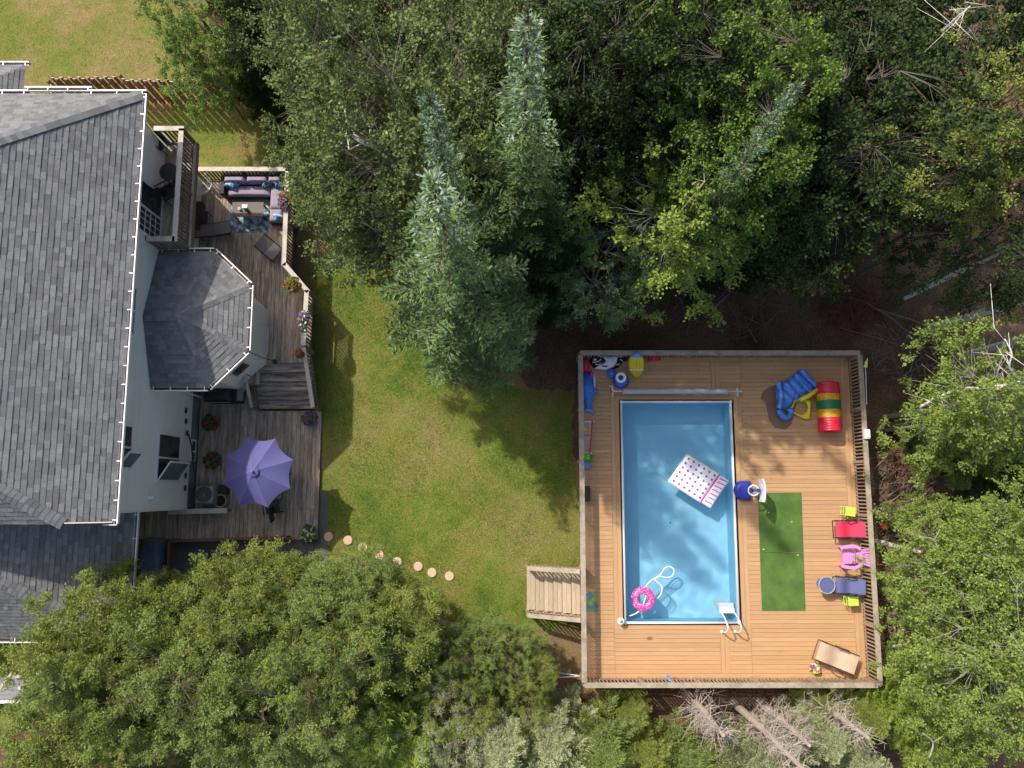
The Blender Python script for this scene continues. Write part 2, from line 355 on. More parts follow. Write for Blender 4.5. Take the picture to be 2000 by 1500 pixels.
po = MB().poly(jag(bp_, 0.2, 7, 10, 0.004)).build('bare_ground', M['path']); tag(po, 'worn tan earth around the edge of the lawn', kind='structure')
bl = [tuple(P(a, b, 0)[:2]) for a, b in [(-300, -200), (330, -200), (420, 60), (560, 200), (640, 330), (640, 420), (300, 460), (300, 700), (-300, 700)]]
M['lawn2'] = ground_mat('dry_back_lawn', [(0.36, (0.10, 0.15, 0.025)), (0.45, (0.16, 0.18, 0.04)), (0.50, (0.20, 0.185, 0.055)), (0.56, (0.26, 0.20, 0.085)), (0.66, (0.32, 0.235, 0.12))])
bo = MB().poly(jag(bl, 0.15, 9, 10, 0.012)).build('back_lawn', M['lawn2']); tag(bo, 'dry yellowing grass behind the wooden fence', kind='structure')
sl = [tuple(P(a, b, 0)[:2]) for a, b in [(-300, 1180), (450, 1180), (450, 1420), (-300, 1420)]]
so = MB().poly(jag(sl, 0.1, 9, 8, 0.004)).build('side_lawn', M['lawn']); tag(so, 'shaded grass strip south of the garage', kind='structure')

# ---------------------------------------------------------------- generic timber builders
def boards(mb, x0, x1, y0, y1, ztop, along='x', pitch=0.14, gap=0.007, th=0.03, seg=3.6, mi=0, seed=1, holes=()):
    r = random.Random(seed)
    if along == 'x':
        n = max(1, round((y1 - y0) / pitch)); p = (y1 - y0) / n
        for i in range(n):
            a, b = y0 + i * p + gap / 2, y0 + (i + 1) * p - gap / 2
            x = x0
            while x < x1 - 0.02:
                e = min(x1, x + (seg * r.uniform(.6, 1.1) if seg else 99))
                if x1 - e < 0.5: e = x1
                dz = r.uniform(-.0015, .0015)
                mb.bb((x, a, ztop - th), (e - 0.004, b, ztop + dz), mi); x = e
    else:
        n = max(1, round((x1 - x0) / pitch)); p = (x1 - x0) / n
        for i in range(n):
            a, b = x0 + i * p + gap / 2, x0 + (i + 1) * p - gap / 2
            y = y0
            while y < y1 - 0.02:
                e = min(y1, y + (seg * r.uniform(.6, 1.1) if seg else 99))
                if y1 - e < 0.5: e = y1
                dz = r.uniform(-.0015, .0015)
                mb.bb((a, y, ztop - th), (b, e - 0.004, ztop + dz), mi); y = e
    return mb
def railing(parent, pts, base, top, capm, balm, capw=0.14, pitch=0.13, balw=0.04, posts=1.8, z_end=None, bot=0.08, out=0.0, postm=None):
    """pts: list of (x,y); base/top: heights, or lists per point (for slopes)"""
    bs = base if hasattr(base, '__len__') else [base] * len(pts); ts = top if hasattr(top, '__len__') else [top] * len(pts)
    for i in range(len(pts) - 1):
        a, b = Vector((*pts[i], 0)), Vector((*pts[i + 1], 0)); d = b - a; L = d.length; u = d / L
        A = a + Vector((0, 0, ts[i])); B = b + Vector((0, 0, ts[i + 1]))
        ext = u * (capw / 2 if i < len(pts) - 2 else 0)
        MB().beam(A - Vector((0, 0, .019)), B + ext - Vector((0, 0, .019)), capw, 0.038).build('top_rail', capm, parent)
        lo_ = MB(); z = Vector((0, 0, 1))
        MB().beam(A - z * .085, B - z * .085, 0.04, 0.085).build('upper_rail', balm, parent); lo_.beam(a + z * (bs[i] + bot), b + z * (bs[i + 1] + bot), 0.04, 0.06)
        lo_.build('lower_rail', balm, parent)
        bal = MB(); n = max(2, int(L / pitch))
        for k in range(n):
            t = (k + .5) / n; p = a + d * t; zb = bs[i] + (bs[i + 1] - bs[i]) * t; zt = ts[i] + (ts[i + 1] - ts[i]) * t
            bal.box((p.x, p.y, (zb + zt) / 2), (balw, balw, zt - zb - 0.06), rz=math.atan2(u.y, u.x))
        bal.build('balusters', balm, parent)
        if posts:
            m = max(1, round(L / posts))
            for k in range(m + (1 if i == len(pts) - 2 else 0)):
                t = k / m; p = a + d * t; zb = bs[i] + (bs[i + 1] - bs[i]) * t; zt = ts[i] + (ts[i + 1] - ts[i]) * t
                pb = MB().box((p.x, p.y, (zb - .25 + zt - .042) / 2), (.09, .09, zt - .042 - (zb - .25)), rz=math.atan2(u.y, u.x)); pb.build('post', postm or balm, parent)

# ---------------------------------------------------------------- pool deck
ZD = 1.25; DX0, DX1, DY0, DY1 = 2.22, 11.27, -5.90, 4.42
HX0, HX1, HY0, HY1 = 3.56, 7.37, -4.27, 3.0            # opening for the pool
dk = thing('pool_deck', 'raised cedar brown deck surrounding the rectangular pool', 'deck', (DX0, DY0, 0))
bd = MB(); B2 = 0.28
cx0, cx1 = 6.66, 6.94
boards(bd, DX0 + B2, HX0 - B2, DY0 + .14, DY1 - .14, ZD, 'x', seed=1, seg=0)
boards(bd, HX1 + B2, DX1 - B2, DY0 + .14, DY1 - .14, ZD, 'x', seed=2, seg=0)
boards(bd, HX0 - B2 + .004, cx0, HY1 + .14, DY1 - .14, ZD, 'x', seed=3, seg=0); boards(bd, cx1, HX1 + B2 - .004, HY1 + .14, DY1 - .14, ZD, 'x', seed=4, seg=0)
boards(bd, HX0 - B2 + .004, cx0, DY0 + .14, HY0 - .14, ZD, 'x', seed=5, seg=0); boards(bd, cx1, HX1 + B2 - .004, DY0 + .14, HY0 - .14, ZD, 'x', seed=6, seg=0)
bd.build('deck_boards', M['deck'], dk)
for (x0, x1, y0, y1) in ((DX0, DX0 + B2, DY0, DY1), (DX1 - B2, DX1, DY0, DY1), (HX0 - B2, HX0, HY0 - .14, HY1 + .14), (HX1, HX1 + B2, HY0 - .14, HY1 + .14), (cx0, cx1, DY0 + .14, HY0 - .14), (cx0, cx1, HY1 + .14, DY1 - .14)):
    boards(MB(), x0, x1, y0, y1, ZD + .0015, 'y', seed=8).build('border_boards', M['decky'], dk)
for (x0, x1, y0, y1) in ((DX0 + B2, DX1 - B2, DY0, DY0 + .14), (DX0 + B2, DX1 - B2, DY1 - .14, DY1), (HX0, HX1, HY0 - .14, HY0), (HX0, HX1, HY1, HY1 + .14)):
    boards(MB(), x0, x1, y0, y1, ZD + .0015, 'x', seed=9).build('end_boards', M['deck'], dk)
sk = MB()
for (a, b) in (((DX0 + .04, DY0 + .04), (DX1 - .04, DY0 + .04)), ((DX1 - .04, DY0 + .04), (DX1 - .04, DY1 - .04)), ((DX1 - .04, DY1 - .04), (DX0 + .04, DY1 - .04)), ((DX0 + .04, DY1 - .04), (DX0 + .04, DY0 + .04)),
               ((HX0 - .05, HY0), (HX0 - .05, HY1)), ((HX1 + .05, HY0), (HX1 + .05, HY1)), ((HX0, HY0 - .05), (HX1, HY0 - .05)), ((HX0, HY1 + .05), (HX1, HY1 + .05))):
    sk.beam((*a, ZD - .14), (*b, ZD - .14), .04, .2)
x = DX0 + .4
while x < DX1:
    for y in (DY0 + .5, HY0 - .6, HY1 + .6, DY1 - .5): sk.box((x, y, .55), (.1, .1, 1.1))
    x += 1.75
for y in (-3, -1, 1, 2.4):
    for x in (2.5, 3.3, 7.9, 9.5, 11.0): sk.box((x, y, .55), (.1, .1, 1.1))
sk.build('frame', M['under'], dk)
zr = ZD + .92
for nm, lab, pts in (('north', 'baluster railing along the far shaded end of the pool deck, towards the forest', [(DX0, DY1), (DX1, DY1)]),
                ('east', 'baluster railing behind the row of loungers and chairs', [(DX1, DY1 - .07), (DX1, DY0)]),
                ('south', 'baluster railing at the sunny end of the pool deck above the dead branches', [(DX1 - .07, DY0), (DX0, DY0)]),
                ('west', 'baluster railing on the lawn side of the pool deck, next to the small stair', [(DX0, DY0 + .07), (DX0, DY1 - .07)])):
    t = thing('deck_railing', lab, 'railing', (*pts[0], ZD), group='pool deck railings')
    railing(t, pts, ZD, zr, M['capp'], M['bal'], capw=0.155, pitch=0.115, balw=.04)
# small stair down to the lawn
st = thing('deck_stair', 'pale wooden stair with two handrails going down from the pool deck to the lawn', 'stair', (0.5, -3.2, 0))
tr = MB(); n = 6
for i in range(n):
    x1 = DX0 - .02 - i * .285; z = ZD - .015 - i * .185
    for k in range(2): tr.bb((x1 - .285 + k * .143 + .004, -3.93, z - .035), (x1 - .285 + (k + 1) * .143 - .003, -2.55, z))
tr.build('treads', M['stair'], st)
sg = MB()
for y in (-3.97, -2.51): sg.beam((DX0, y, ZD - .17), (DX0 - n * .285, y, ZD - .17 - n * .185), .04, .24)
sg.build('stringers', M['bal'], st)
for y0, y1 in ((-3.98, -3.98), (-2.5, -2.5)):
    railing(st, [(DX0 - .09, y0), (DX0 - n * .285, y1)], [ZD, ZD - n * .185 + .05], [zr - .02, zr - .02 - n * .185 + .1], M['capp'], M['bal'], pitch=.12, posts=1.7)

# ---------------------------------------------------------------- swimming pool
QX0, QX1, QY0, QY1 = 3.63, 7.26, -4.19, 2.92
sp = thing('swimming_pool', 'rectangular blue lined pool with a white metal rim', 'pool', (QX0, QY0, 0))
rm = MB(); zR = 1.31
for a, b in (((QX0 - .03, QY0), (QX1 + .03, QY0)), ((QX1, QY0 + .03), (QX1, QY1 - .03)), ((QX1 + .03, QY1), (QX0 - .03, QY1)), ((QX0, QY1 - .03), (QX0, QY0 + .03))):
    rm.cyl((*a, zR), (*b, zR), .038, n=12)
for x, y in ((QX0, QY0), (QX1, QY0), (QX1, QY1), (QX0, QY1)): rm.ell((x, y, zR), (.06, .06, .055))
rm.build('rim', M['rim'], sp, smooth=True)
ow = MB()
for a, b in (((QX0 - .04, QY0 - .02), (QX0 - .01, QY1 + .02)), ((QX1 + .01, QY0 - .02), (QX1 + .04, QY1 + .02)), ((QX0 - .01, QY0 - .04), (QX1 + .01, QY0 - .01)), ((QX0 - .01, QY1 + .01), (QX1 + .01, QY1 + .04))):
    ow.bb((*a, 0.02), (*b, 1.27))
ow.build('outer_wall', M['poolwall'], sp)
ln = MB(); I = .012
zb = .08
ln.add([(QX0 + I, QY0 + I, zb), (QX1 - I, QY0 + I, zb), (QX1 - I, QY1 - I, zb), (QX0 + I, QY1 - I, zb), (QX0 + I, QY0 + I, 1.28), (QX1 - I, QY0 + I, 1.28), (QX1 - I, QY1 - I, 1.28), (QX0 + I, QY1 - I, 1.28)],
       [(0, 1, 2, 3), (0, 4, 5, 1), (1, 5, 6, 2), (2, 6, 7, 3), (3, 7, 4, 0)])
ln.build('liner', M['liner'], sp).cycles.is_caustics_receiver = True
# water: a real rippled surface, clear enough for sun and sky to pass to the liner
m, t, b = newmat('pool_water'); t.nodes.remove(b)
gs = N(t, "ShaderNodeBsdfGlass"); gs.inputs['IOR'].default_value = 1.33; gs.inputs['Roughness'].default_value = 0; gs.inputs[0].default_value = (0.93, 0.985, 1.0, 1)
t.links.new(gs.outputs[0], t.nodes['Material Output'].inputs[0])
M['water'] = m; ZW = 1.13
wm = MB(); nx, ny = 120, 232; vs = []; gw_ = random.Random(21)
waves = [(gw_.uniform(0, 6.28), gw_.uniform(3, 18), gw_.uniform(0, 6.28)) for k in range(22)]
def wave_z(x, y):
    dd_ = math.hypot(x - 4.6, y + 3.0); am = .35 + 1.7 * math.exp(-dd_ / 2.2)
    return am * sum(.0045 / fr_q ** .9 * math.sin(fr_q * (x * math.cos(an) + y * math.sin(an)) + ph_) for an, fr_q, ph_ in waves)
for j in range(ny + 1):
    for i in range(nx + 1):
        x = QX0 + .014 + (QX1 - QX0 - .028) * i / nx; y = QY0 + .014 + (QY1 - QY0 - .028) * j / ny
        vs.append((x, y, ZW + wave_z(x, y)))
wm.add(vs, [(j * (nx + 1) + i, j * (nx + 1) + i + 1, (j + 1) * (nx + 1) + i + 1, (j + 1) * (nx + 1) + i) for j in range(ny) for i in range(nx)])
wo = wm.build('water', m, smooth=True); tag(wo, 'clear rippled water filling the blue pool', kind='structure'); wo.cycles.is_caustics_caster = True; sun_d.cycles.is_caustics_light = True

# ladder
x0, x1 = P(1402, 1232, 1.3).x - .02, P(1431, 1232, 1.3).x - .02
x0, x1 = 6.72, 7.14
ld = thing('pool_ladder', 'white pool ladder with two curved handrails at the sunny end', 'ladder', (x0, QY0, ZD))
for x in (x0, x1):
    pts = [(x, QY0 + .50, .25), (x, QY0 + .34, ZW), (x - .0, QY0 + .22, 1.6), (x, QY0 + .10, 1.88), (x, QY0 - .04, 1.98), (x, QY0 - .16, 1.9), (x, QY0 - .24, 1.68), (x, QY0 - .27, 1.45), (x, QY0 - .28, ZD)]
    MB().tube(pts, .024, 10).build('handrail', M['white'], ld, smooth=True)
    MB().lathe([(0, .05), (.04, .05), (.055, 0)], (x, QY0 - .28, ZD + .001), 16).build('foot', M['white'], ld, smooth=True)
for k in range(4):
    z = .45 + k * .24; y = QY0 + .50 - .16 * (z - .25) / .9
    MB().box(((x0 + x1) / 2, y + .03, z), (x1 - x0 + .04, .16, .03)).build('step', M['white'], ld)
MB().box(((x0 + x1) / 2, QY0 + .42, ZW - .10), (x1 - x0 + .06, .34, .04)).build('top_step', M['white'], ld)
pn = MB().add([(x0 - .02, QY0 + .62, .3), (x1 + .02, QY0 + .62, .3), (x1 + .02, QY0 + .44, ZW - .06), (x0 - .02, QY0 + .44, ZW - .06), (x0 - .02, QY0 + .60, .3), (x1 + .02, QY0 + .60, .3), (x1 + .02, QY0 + .42, ZW - .06), (x0 - .02, QY0 + .42, ZW - .06)],
    [(0, 1, 2, 3), (7, 6, 5, 4), (0, 3, 7, 4), (1, 5, 6, 2), (3, 2, 6, 7)]); pn.build('step_guard', M['white'], ld)
for o_ in ld.children: o_.cycles.is_caustics_receiver = True
o = MB().pillow(ellipse(*P(1269, 1247, ZD)[:2], .11, .05, 10), ZD + .003, .004, 3).build('wet_leaves', M['wick']) if False else MB().poly([(x, y, ZD + .0035) for x, y in ellipse(*P(1269, 1247, ZD)[:2], .10, .06, 9)]).build('deck_stain', M['stain']); tag(o, 'small dark stain on the sunny boards below the pool', kind='structure')
# skimmer cap / filter head
q = P(1211, 1211, ZD); f = thing('filter_cap', 'white round filter cap with a dark centre at the pool corner', 'filter', q)
MB().lathe([(.05, 0), (.05, .18), (.10, .2), (.115, .24), (.10, .28), (.05, .29)], q + V(0, 0, .001), 24).build('body', M['white'], f, smooth=True)
MB().lathe([(.052, .27), (.05, .295), (.0, .30)], q, 16).build('cap', M['steel'], f, smooth=True)

# donut float
q = P(1256, 1170, ZW + .05); dn = thing('donut_float', 'hot pink donut pool ring with white sprinkles and a bite taken out', 'pool float', q)
def fR(a):
    d = abs((a - math.radians(188) + math.pi) % (2 * math.pi) - math.pi); k = max(0, 1 - d / .30)
    return (.275 - .035 * k, .118 - .045 * k)
MB().torus(q, .275, .118, 48, 14, fR=fR).build('ring', M['hot'], dn, smooth=True)
sp_ = MB(); r = random.Random(3)
for k in range(150):
    a, bt = r.uniform(0, 6.28), r.uniform(.15, 2.6); R_, r_ = fR(a); qq = R_ + r_ * math.cos(bt)
    R3 = Matrix.Rotation(a, 3, 'Z') @ Matrix.Rotation(-(bt - math.pi / 2), 3, 'Y') @ Matrix.Rotation(r.uniform(0, 3.1), 3, 'Z')
    sp_.box(q + V(qq * math.cos(a), qq * math.sin(a), r_ * math.sin(bt)), (.032, .009, .006), rot=R3)
sp_.build('sprinkles', M['vinyl'], dn)
# hose
zh = ZW + .012
def zp(l, ox, oy, k, z): return [P(ox + a / k, oy + b / k, z) for a, b in l]
def smooth_path(p, n=6):
    out = []
    for i in range(len(p) - 1):
        p0, p1, p2, p3 = p[max(i - 1, 0)], p[i], p[i + 1], p[min(i + 2, len(p) - 1)]
        for k in range(n):
            t_ = k / n
            out.append(.5 * ((2 * p1) + (p2 - p0) * t_ + (2 * p0 - 5 * p1 + 4 * p2 - p3) * t_ ** 2 + (3 * p1 - p0 - 3 * p2 + p3) * t_ ** 3))
    return out + [p[-1]]
h1 = zp([(210, 880), (340, 815), (430, 640), (440, 480), (500, 395), (580, 345), (650, 290), (700, 215), (770, 190), (830, 240), (800, 320), (720, 342), (630, 325), (560, 370), (640, 440), (665, 500), (645, 580), (602, 635)], 1200, 1080, 7.14, zh)
for i, p_ in enumerate(h1):
    if 9 <= i <= 13: p_.z += .03
ho = MB().tube(smooth_path(h1), .02, 8).build('vacuum_hose', M['vinyl'], smooth=True); tag(ho, 'white vacuum hose looping on the water beside the pink ring', 'hose')
# floating mattress with dots
zm = ZW + .02
cA, cB, cC, cD = P(1341, 885, zm), P(1424, 938, zm), P(1385, 998, zm), P(1303, 941, zm)
ctr = (cA + cB + cC + cD) / 4
mt = thing('pool_mattress', 'white square air mattress with rows of dark pink dots floating in the pool', 'air mattress', ctr)
def mq(u, v): return cA + (cB - cA) * u + (cD - cA) * v      # u runs to the pillow end
e1 = .775
MB().pillow([mq(0, 0), mq(e1 - .004, 0), mq(e1 - .004, 1), mq(0, 1)], zm, .10, 8, sub=10, dome=10).build('body', M['vinyl'], mt, smooth=True)
MB().pillow([mq(e1 + .004, .02), mq(1, .02), mq(1, .98), mq(e1 + .004, .98)], zm, .13, 7, sub=8, dome=6).build('pillow', M['vinyl'], mt, smooth=True)
for i in range(6):
    for j in range(6):
        p = mq(.085 + i * .122, .12 + j * .152)
        MB().lathe([(.040, 0), (.034, .014), (0, .016)], (p.x, p.y, zm + .10), 10).build('dot', M['magenta'] if (i * 3 + j) % 4 == 0 else M['violet'], mt, smooth=True)
stp = MB()
for k in range(7):
    a, b = mq(e1 + .03, .12 + k * .125), mq(.965, .08 + k * .13)
    stp.beam((a.x, a.y, zm + .128), (b.x, b.y, zm + .124), .035, .014)
a, b = mq(e1, .01), mq(e1, .99); stp.beam((a.x, a.y, zm + .06), (b.x, b.y, zm + .06), .03, .03)
stp.build('stripes', M['magenta'], mt)
lf = MB().pillow(ellipse(*P(1309, 1021, ZW)[:2], .035, .02, 8), ZW + .006, .006, 3).build('leaf', M['dgreen']); tag(lf, 'tiny dark leaf floating alone on the pool water', 'leaf')

# cover reel
q = P(1195, 763, 1.7); rl = thing('cover_reel', 'long grey pool cover roller with white crank handle beyond the pool', 'cover reel', (q.x, q.y, ZD))
zc = 1.62; a, b = P(1216, 764, zc), P(1421, 764, zc)
MB().lathe([(0, 0), (.085, .002), (.092, .03), (.09, b.x - a.x - .03), (.083, b.x - a.x), (0, b.x - a.x)], a, 20, axis=Matrix.Rotation(math.pi / 2, 3, 'Y')).build('roller', M['greyv'], rl, smooth=True)
MB().cyl(P(1198, 764, zc), P(1449, 764, zc), .018, n=10).build('axle', M['white'], rl, smooth=True)
for px in (1199, 1446):
    p = P(px, 764, zc); MB().beam((p.x, p.y - .14, ZD + .03), (p.x, p.y + .14, ZD + .03), .05, .05).beam((p.x, p.y, ZD + .05), (p.x, p.y, zc + .04), .05, .05).build('stand', M['white'], rl)
p = P(1196, 764, zc); MB().tube([p, p + V(0, .16, 0), p + V(-.10, .16, 0)], .02, 8).build('crank', M['white'], rl)

# artificial turf mats
for lab, pts in (('shaded green artificial turf mat, nearer the toy basketball hoop', [(1480, 963), (1565, 962), (1569, 1078), (1484, 1079)]),
                 ('sunlit green artificial turf mat, nearer the corner with the tan lounger', [(1484, 1080), (1569, 1079), (1573, 1193), (1488, 1193)])):
    pp = [tuple(P(a, b, ZD)[:2]) for a, b in pts]
    o = MB().prism(pp[::-1], ZD + .004, ZD + .018).build('turf_mat', M['turf']); tag(o, lab, 'mat', 'artificial turf mats')
for k, (a, b) in enumerate(((1489, 969), (1501, 1001), (1546, 1019), (1491, 1073), (1558, 1084))):
    o = MB().pillow(ellipse(*P(a, b, ZD)[:2], .022, .018, 8), ZD + .019, .012, 3).build('golf_ball_tee', M['vinyl'])
    tag(o, ['white speck on the turf mat near the toy hoop base', 'white speck near the shaded left edge of the turf mat', 'white speck towards the right edge of the shaded turf mat', 'white speck just above the seam of the turf mats, on the left', 'white speck just below the seam of the turf mats, on the right'][k], 'tee', 'white specks on the turf')

# toy basketball hoop
def toy_hoop(px, py, label, board=True, base=(.25, .33)):
    q = P(px, py, ZD); t = thing('toy_basketball_hoop', label, 'toy hoop', q)
    if board:
        pl_ = [(q.x + .12, q.y - .32), (q.x + .12, q.y + .32)] + [(q.x - .12 + .32 * math.cos(a), q.y + .32 * math.sin(a)) for a in [math.radians(90 + k * 15) for k in range(13)]]
        MB().pillow(pl_, ZD + .002, .30, 6, sub=2, dome=8).build('base', M['navy'], t, smooth=True)
        MB().box((q.x + .16, q.y, ZD + .55), (.07, .12, .7)).build('pole', M['navy'], t)
        R = Matrix.Rotation(math.radians(-6), 3, 'Y')
        bp2 = MB(); prof = [(-.36, -.02), (-.2, .03), (0, .045), (.2, .03), (.36, -.02)]
        vs = []
        for z in (ZD + .72, ZD + 1.15):
            for sgn in (0, .045):
                for yy, xx in prof: vs.append((q.x + .20 + xx + sgn, q.y + yy, z))
        nP = 5; fs = []
        for i in range(nP - 1):
            fs += [(i, i + 1, 2 * nP + i + 1, 2 * nP + i), (nP + i + 1, nP + i, 3 * nP + i, 3 * nP + i + 1), (2 * nP + i, 2 * nP + i + 1, 3 * nP + i + 1, 3 * nP + i), (i + 1, i, nP + i, nP + i + 1)]
        fs += [(0, 2 * nP, 3 * nP, nP), (nP - 1, 2 * nP - 1, 4 * nP - 1, 3 * nP - 1)]
        bp2.add(vs, fs); bp2.build('backboard', M['vinyl'], t)
        c = (q.x, q.y, ZD + .8); rr = .16
    else:
        MB().lathe([(0, .30), (.14, .30), (.22, .24), (.26, .1), (.25, 0)], q + V(.05, -.05, .002), 24).build('base', M['blue'], t, smooth=True)
        MB().torus(q + V(.05, -.05, .2), .22, .05, 24, 10).build('bumper', M['navy'], t, smooth=True)
        MB().cyl(q + V(.02, .0, .28), q + V(.0, .02, .55), .05, n=12).build('pole', M['navy'], t)
        c = (q.x, q.y, ZD + .58); rr = .13
    MB().torus(c, rr, .022 if board else .05, 32, 8).build('ring', M['vinyl'], t, smooth=True)
    if board:
        nt_ = MB()
        for k in range(12):
            a0 = 2 * math.pi * k / 12
            for s_ in (-1, 1):
                a1 = a0 + s_ * .5; nt_.cyl(V(c[0] + rr * math.cos(a0), c[1] + rr * math.sin(a0), c[2]), V(c[0] + .09 * math.cos(a1), c[1] + .09 * math.sin(a1), c[2] - .26), .005, n=4)
        nt_.build('net', M['vinyl'], t)
    return t
toy_hoop(1457, 958, 'dark blue toy basketball hoop with white backboard between pool and turf')
toy_hoop(1208, 742, 'round blue toy hoop base with a thick white ring, near the far left deck corner', False)

# balls
def ball(px, py, r, m, label, z=ZD, name='ball', cat='ball'):
    q = P(px, py, z + r); o = MB().ell(q, (r, r, r * .95), 20, 12).build(name, m, smooth=True); tag(o, label, cat)
    return o
ball(1194, 729, .15, M['blue'], 'plain blue ball beside the toy hoop with the white ring')
ball(1144, 908, .15, M['lblue'], 'shiny blue ball against the lawn side railing below the green frog')

# kneeboard leaning on the railing
kb = thing('kneeboard', 'yellow oval bodyboard with light blue nose leaning on the far railing', 'bodyboard', P(1243, 735, ZD))
bot_, top_ = P(1243, 736, 1.32), P(1243, 688, 2.28)
def onb(u, v, h=0):   # u across (m), v along 0..1
    ax = (top_ - bot_); n_ = V(1, 0, 0).cross(ax).normalized()
    return bot_ + ax * v + V(u, 0, 0) + n_ * h
def board_mesh(v0, v1, m, name, hh=.05, sc=1.0):
    mb = MB(); R_ = 14; K = 9; vs = []
    for i in range(R_ + 1):
        v = v0 + (v1 - v0) * i / R_; wd = .255 * sc * math.sqrt(max(0, 1 - (2 * v - 1) ** 2)) + .001
        for k in range(K):
            u = -1 + 2 * k / (K - 1); vs.append(onb(u * wd, v, hh * (1 - u ** 4) ** .5 + .01))
        for k in range(K):
            u = 1 - 2 * k / (K - 1); vs.append(onb(u * wd, v, 0))
    n_ = 2 * K
    fs = [(i * n_ + k, i * n_ + (k + 1) % n_, (i + 1) * n_ + (k + 1) % n_, (i + 1) * n_ + k) for i in range(R_) for k in range(n_)]
    fs += [tuple(range(n_))[::-1], tuple(R_ * n_ + k for k in range(n_))]
    mb.add(vs, fs); mb.build(name, m, kb, smooth=True)
board_mesh(0, .84, M['yellow'], 'board'); board_mesh(.84, 1, M['lblue'], 'nose')
MB().beam(onb(-.235, .36, .07), onb(.235, .36, .07), .045, .02, up=(0, .5, 1)).build('strap', M['vinyl'], kb)
MB().beam(onb(0, .05, .066), onb(0, .8, .066), .012, .01).beam(onb(.09, .1, .064), onb(.09, .78, .064), .008, .008).beam(onb(-.09, .1, .064), onb(-.09, .78, .064), .008, .008).build('rib', M['gold'], kb)
o = MB().tube([P(1266, 700, ZD + .12), P(1289, 699, ZD + .12)], .085, 14).build('pool_noodle', M['red'], smooth=True); tag(o, 'short red foam roll by the far railing next to the yellow bodyboard', 'foam roll')
o = MB().tube([P(1226, 685, zr + .03), P(1365, 685, zr + .03)], .018, 8).build('skimmer_pole', M['steel'], smooth=True); tag(o, 'long thin telescopic pole lying on the far railing', 'pole')

# orca, dolphin, red and magenta floats in the corner
def flat(pts, z, h, m, name, parent=None, seed=0, noise=0.0, ox=0, oy=0, k=1, sub=3, dome=4.0, lift=0, rings=7):
    w_ = [tuple(P(ox + a / k, oy + b / k, z)[:2]) for a, b in pts]
    return MB().pillow(w_[::-1], z + lift, h, rings, noise, seed, sub, dome=dome).build(name, m, parent, smooth=True)
K = dict(ox=1120, oy=675, k=10)
oc = thing('whale_float', 'black and white inflatable whale lying flat in the far left deck corner', 'pool float', P(1185, 706, ZD))
flat([(330, 210), (420, 165), (500, 190), (560, 215), (700, 210), (870, 215), (930, 240), (960, 300), (870, 440), (800, 455), (640, 475), (480, 470), (390, 440), (340, 380), (310, 300)], ZD, .22, M['black'], 'body', oc, **K)
flat([(540, 205), (880, 200), (860, 330), (790, 420), (640, 480), (390, 455), (480, 400), (600, 350), (640, 260)], ZD + .10, .17, M['vinyl'], 'belly', oc, **K)
flat([(870, 300), (960, 220), (1080, 180), (1060, 290), (960, 330), (900, 400), (820, 420)], ZD + .02, .12, M['black'], 'tail', oc, **K)
flat([(380, 255), (450, 250), (450, 290), (390, 295)], ZD + .2, .06, M['vinyl'], 'eye_patch', oc, **K)
flat([(540, 385), (620, 395), (690, 395), (640, 425), (570, 415)], ZD + .25, .05, M['black'], 'fin', oc, **K)
for l in ([(325, 215), (400, 168), (480, 180), (545, 230)], [(370, 325), (470, 310), (545, 260)], [(900, 215), (1000, 190), (1090, 172)], [(915, 260), (960, 310)], [(430, 365), (500, 370), (530, 340)], [(790, 375), (860, 370), (900, 360)]):
    MB().tube(smooth_path([P(1120 + a / 10, 675 + b / 10, ZD + .25) for a, b in l]), .013, 6).build('piping', M['vinyl'], oc, smooth=True)
flat([(165, 290), (190, 240), (260, 250), (310, 320), (310, 430), (280, 540), (200, 560), (165, 500)], ZD, .24, M['red'], 'crumpled_float', None, **K)
tag(bpy.data.objects['crumpled_float'], 'crumpled red inflatable in the very corner behind the dolphin', 'pool float')
o = flat([(300, 500), (360, 500), (390, 560), (380, 640), (340, 690), (310, 640), (290, 560)], ZD, .2, M['magenta'], 'ring_float', None, **K); tag(o, 'magenta inflatable squeezed between the red one and the dolphin', 'pool float')
o = flat([(385, 560), (410, 550), (428, 600), (430, 830), (400, 840), (370, 760)], ZD, .12, M['vinyl'], 'foam_board', None, **K); tag(o, 'narrow off-white foam board standing beside the dolphin float', 'foam board')
do = thing('dolphin_float', 'shiny blue inflatable dolphin lying along the lawn side railing', 'pool float', P(1145, 770, ZD))
dp = [((255, 560), .10), ((250, 620), .16), ((250, 720), .24), ((255, 850), .27), ((270, 950), .23), ((280, 1060), .16), ((290, 1170), .10), ((295, 1230), .07)]
pts = [P(1120 + a / 10, 675 + b / 10, ZD + .02 + r_) for (a, b), r_ in dp]
MB().tube(smooth_path(pts, 4), list(np.interp(np.linspace(0, 7, 29), range(8), [d[1] for d in dp])), 16).build('body', M['blue'], do, smooth=True)
flat([(165, 1280), (220, 1220), (290, 1200), (370, 1230), (440, 1340), (360, 1330), (290, 1290), (220, 1300)], ZD + .06, .09, M['lblue'], 'tail', do, **K)
flat([(340, 820), (400, 840), (475, 850), (475, 920), (420, 930), (350, 960)], ZD + .10, .10, M['blue'], 'flipper', do, **K)
flat([(175, 760), (230, 700), (250, 740), (200, 790)], ZD + .35, .10, M['lblue'], 'fin', do, **K)
ey = P(1147, 749, ZD + .45); MB().ell(ey, (.03, .03, .02)).build('eye', M['black'], do, smooth=True)

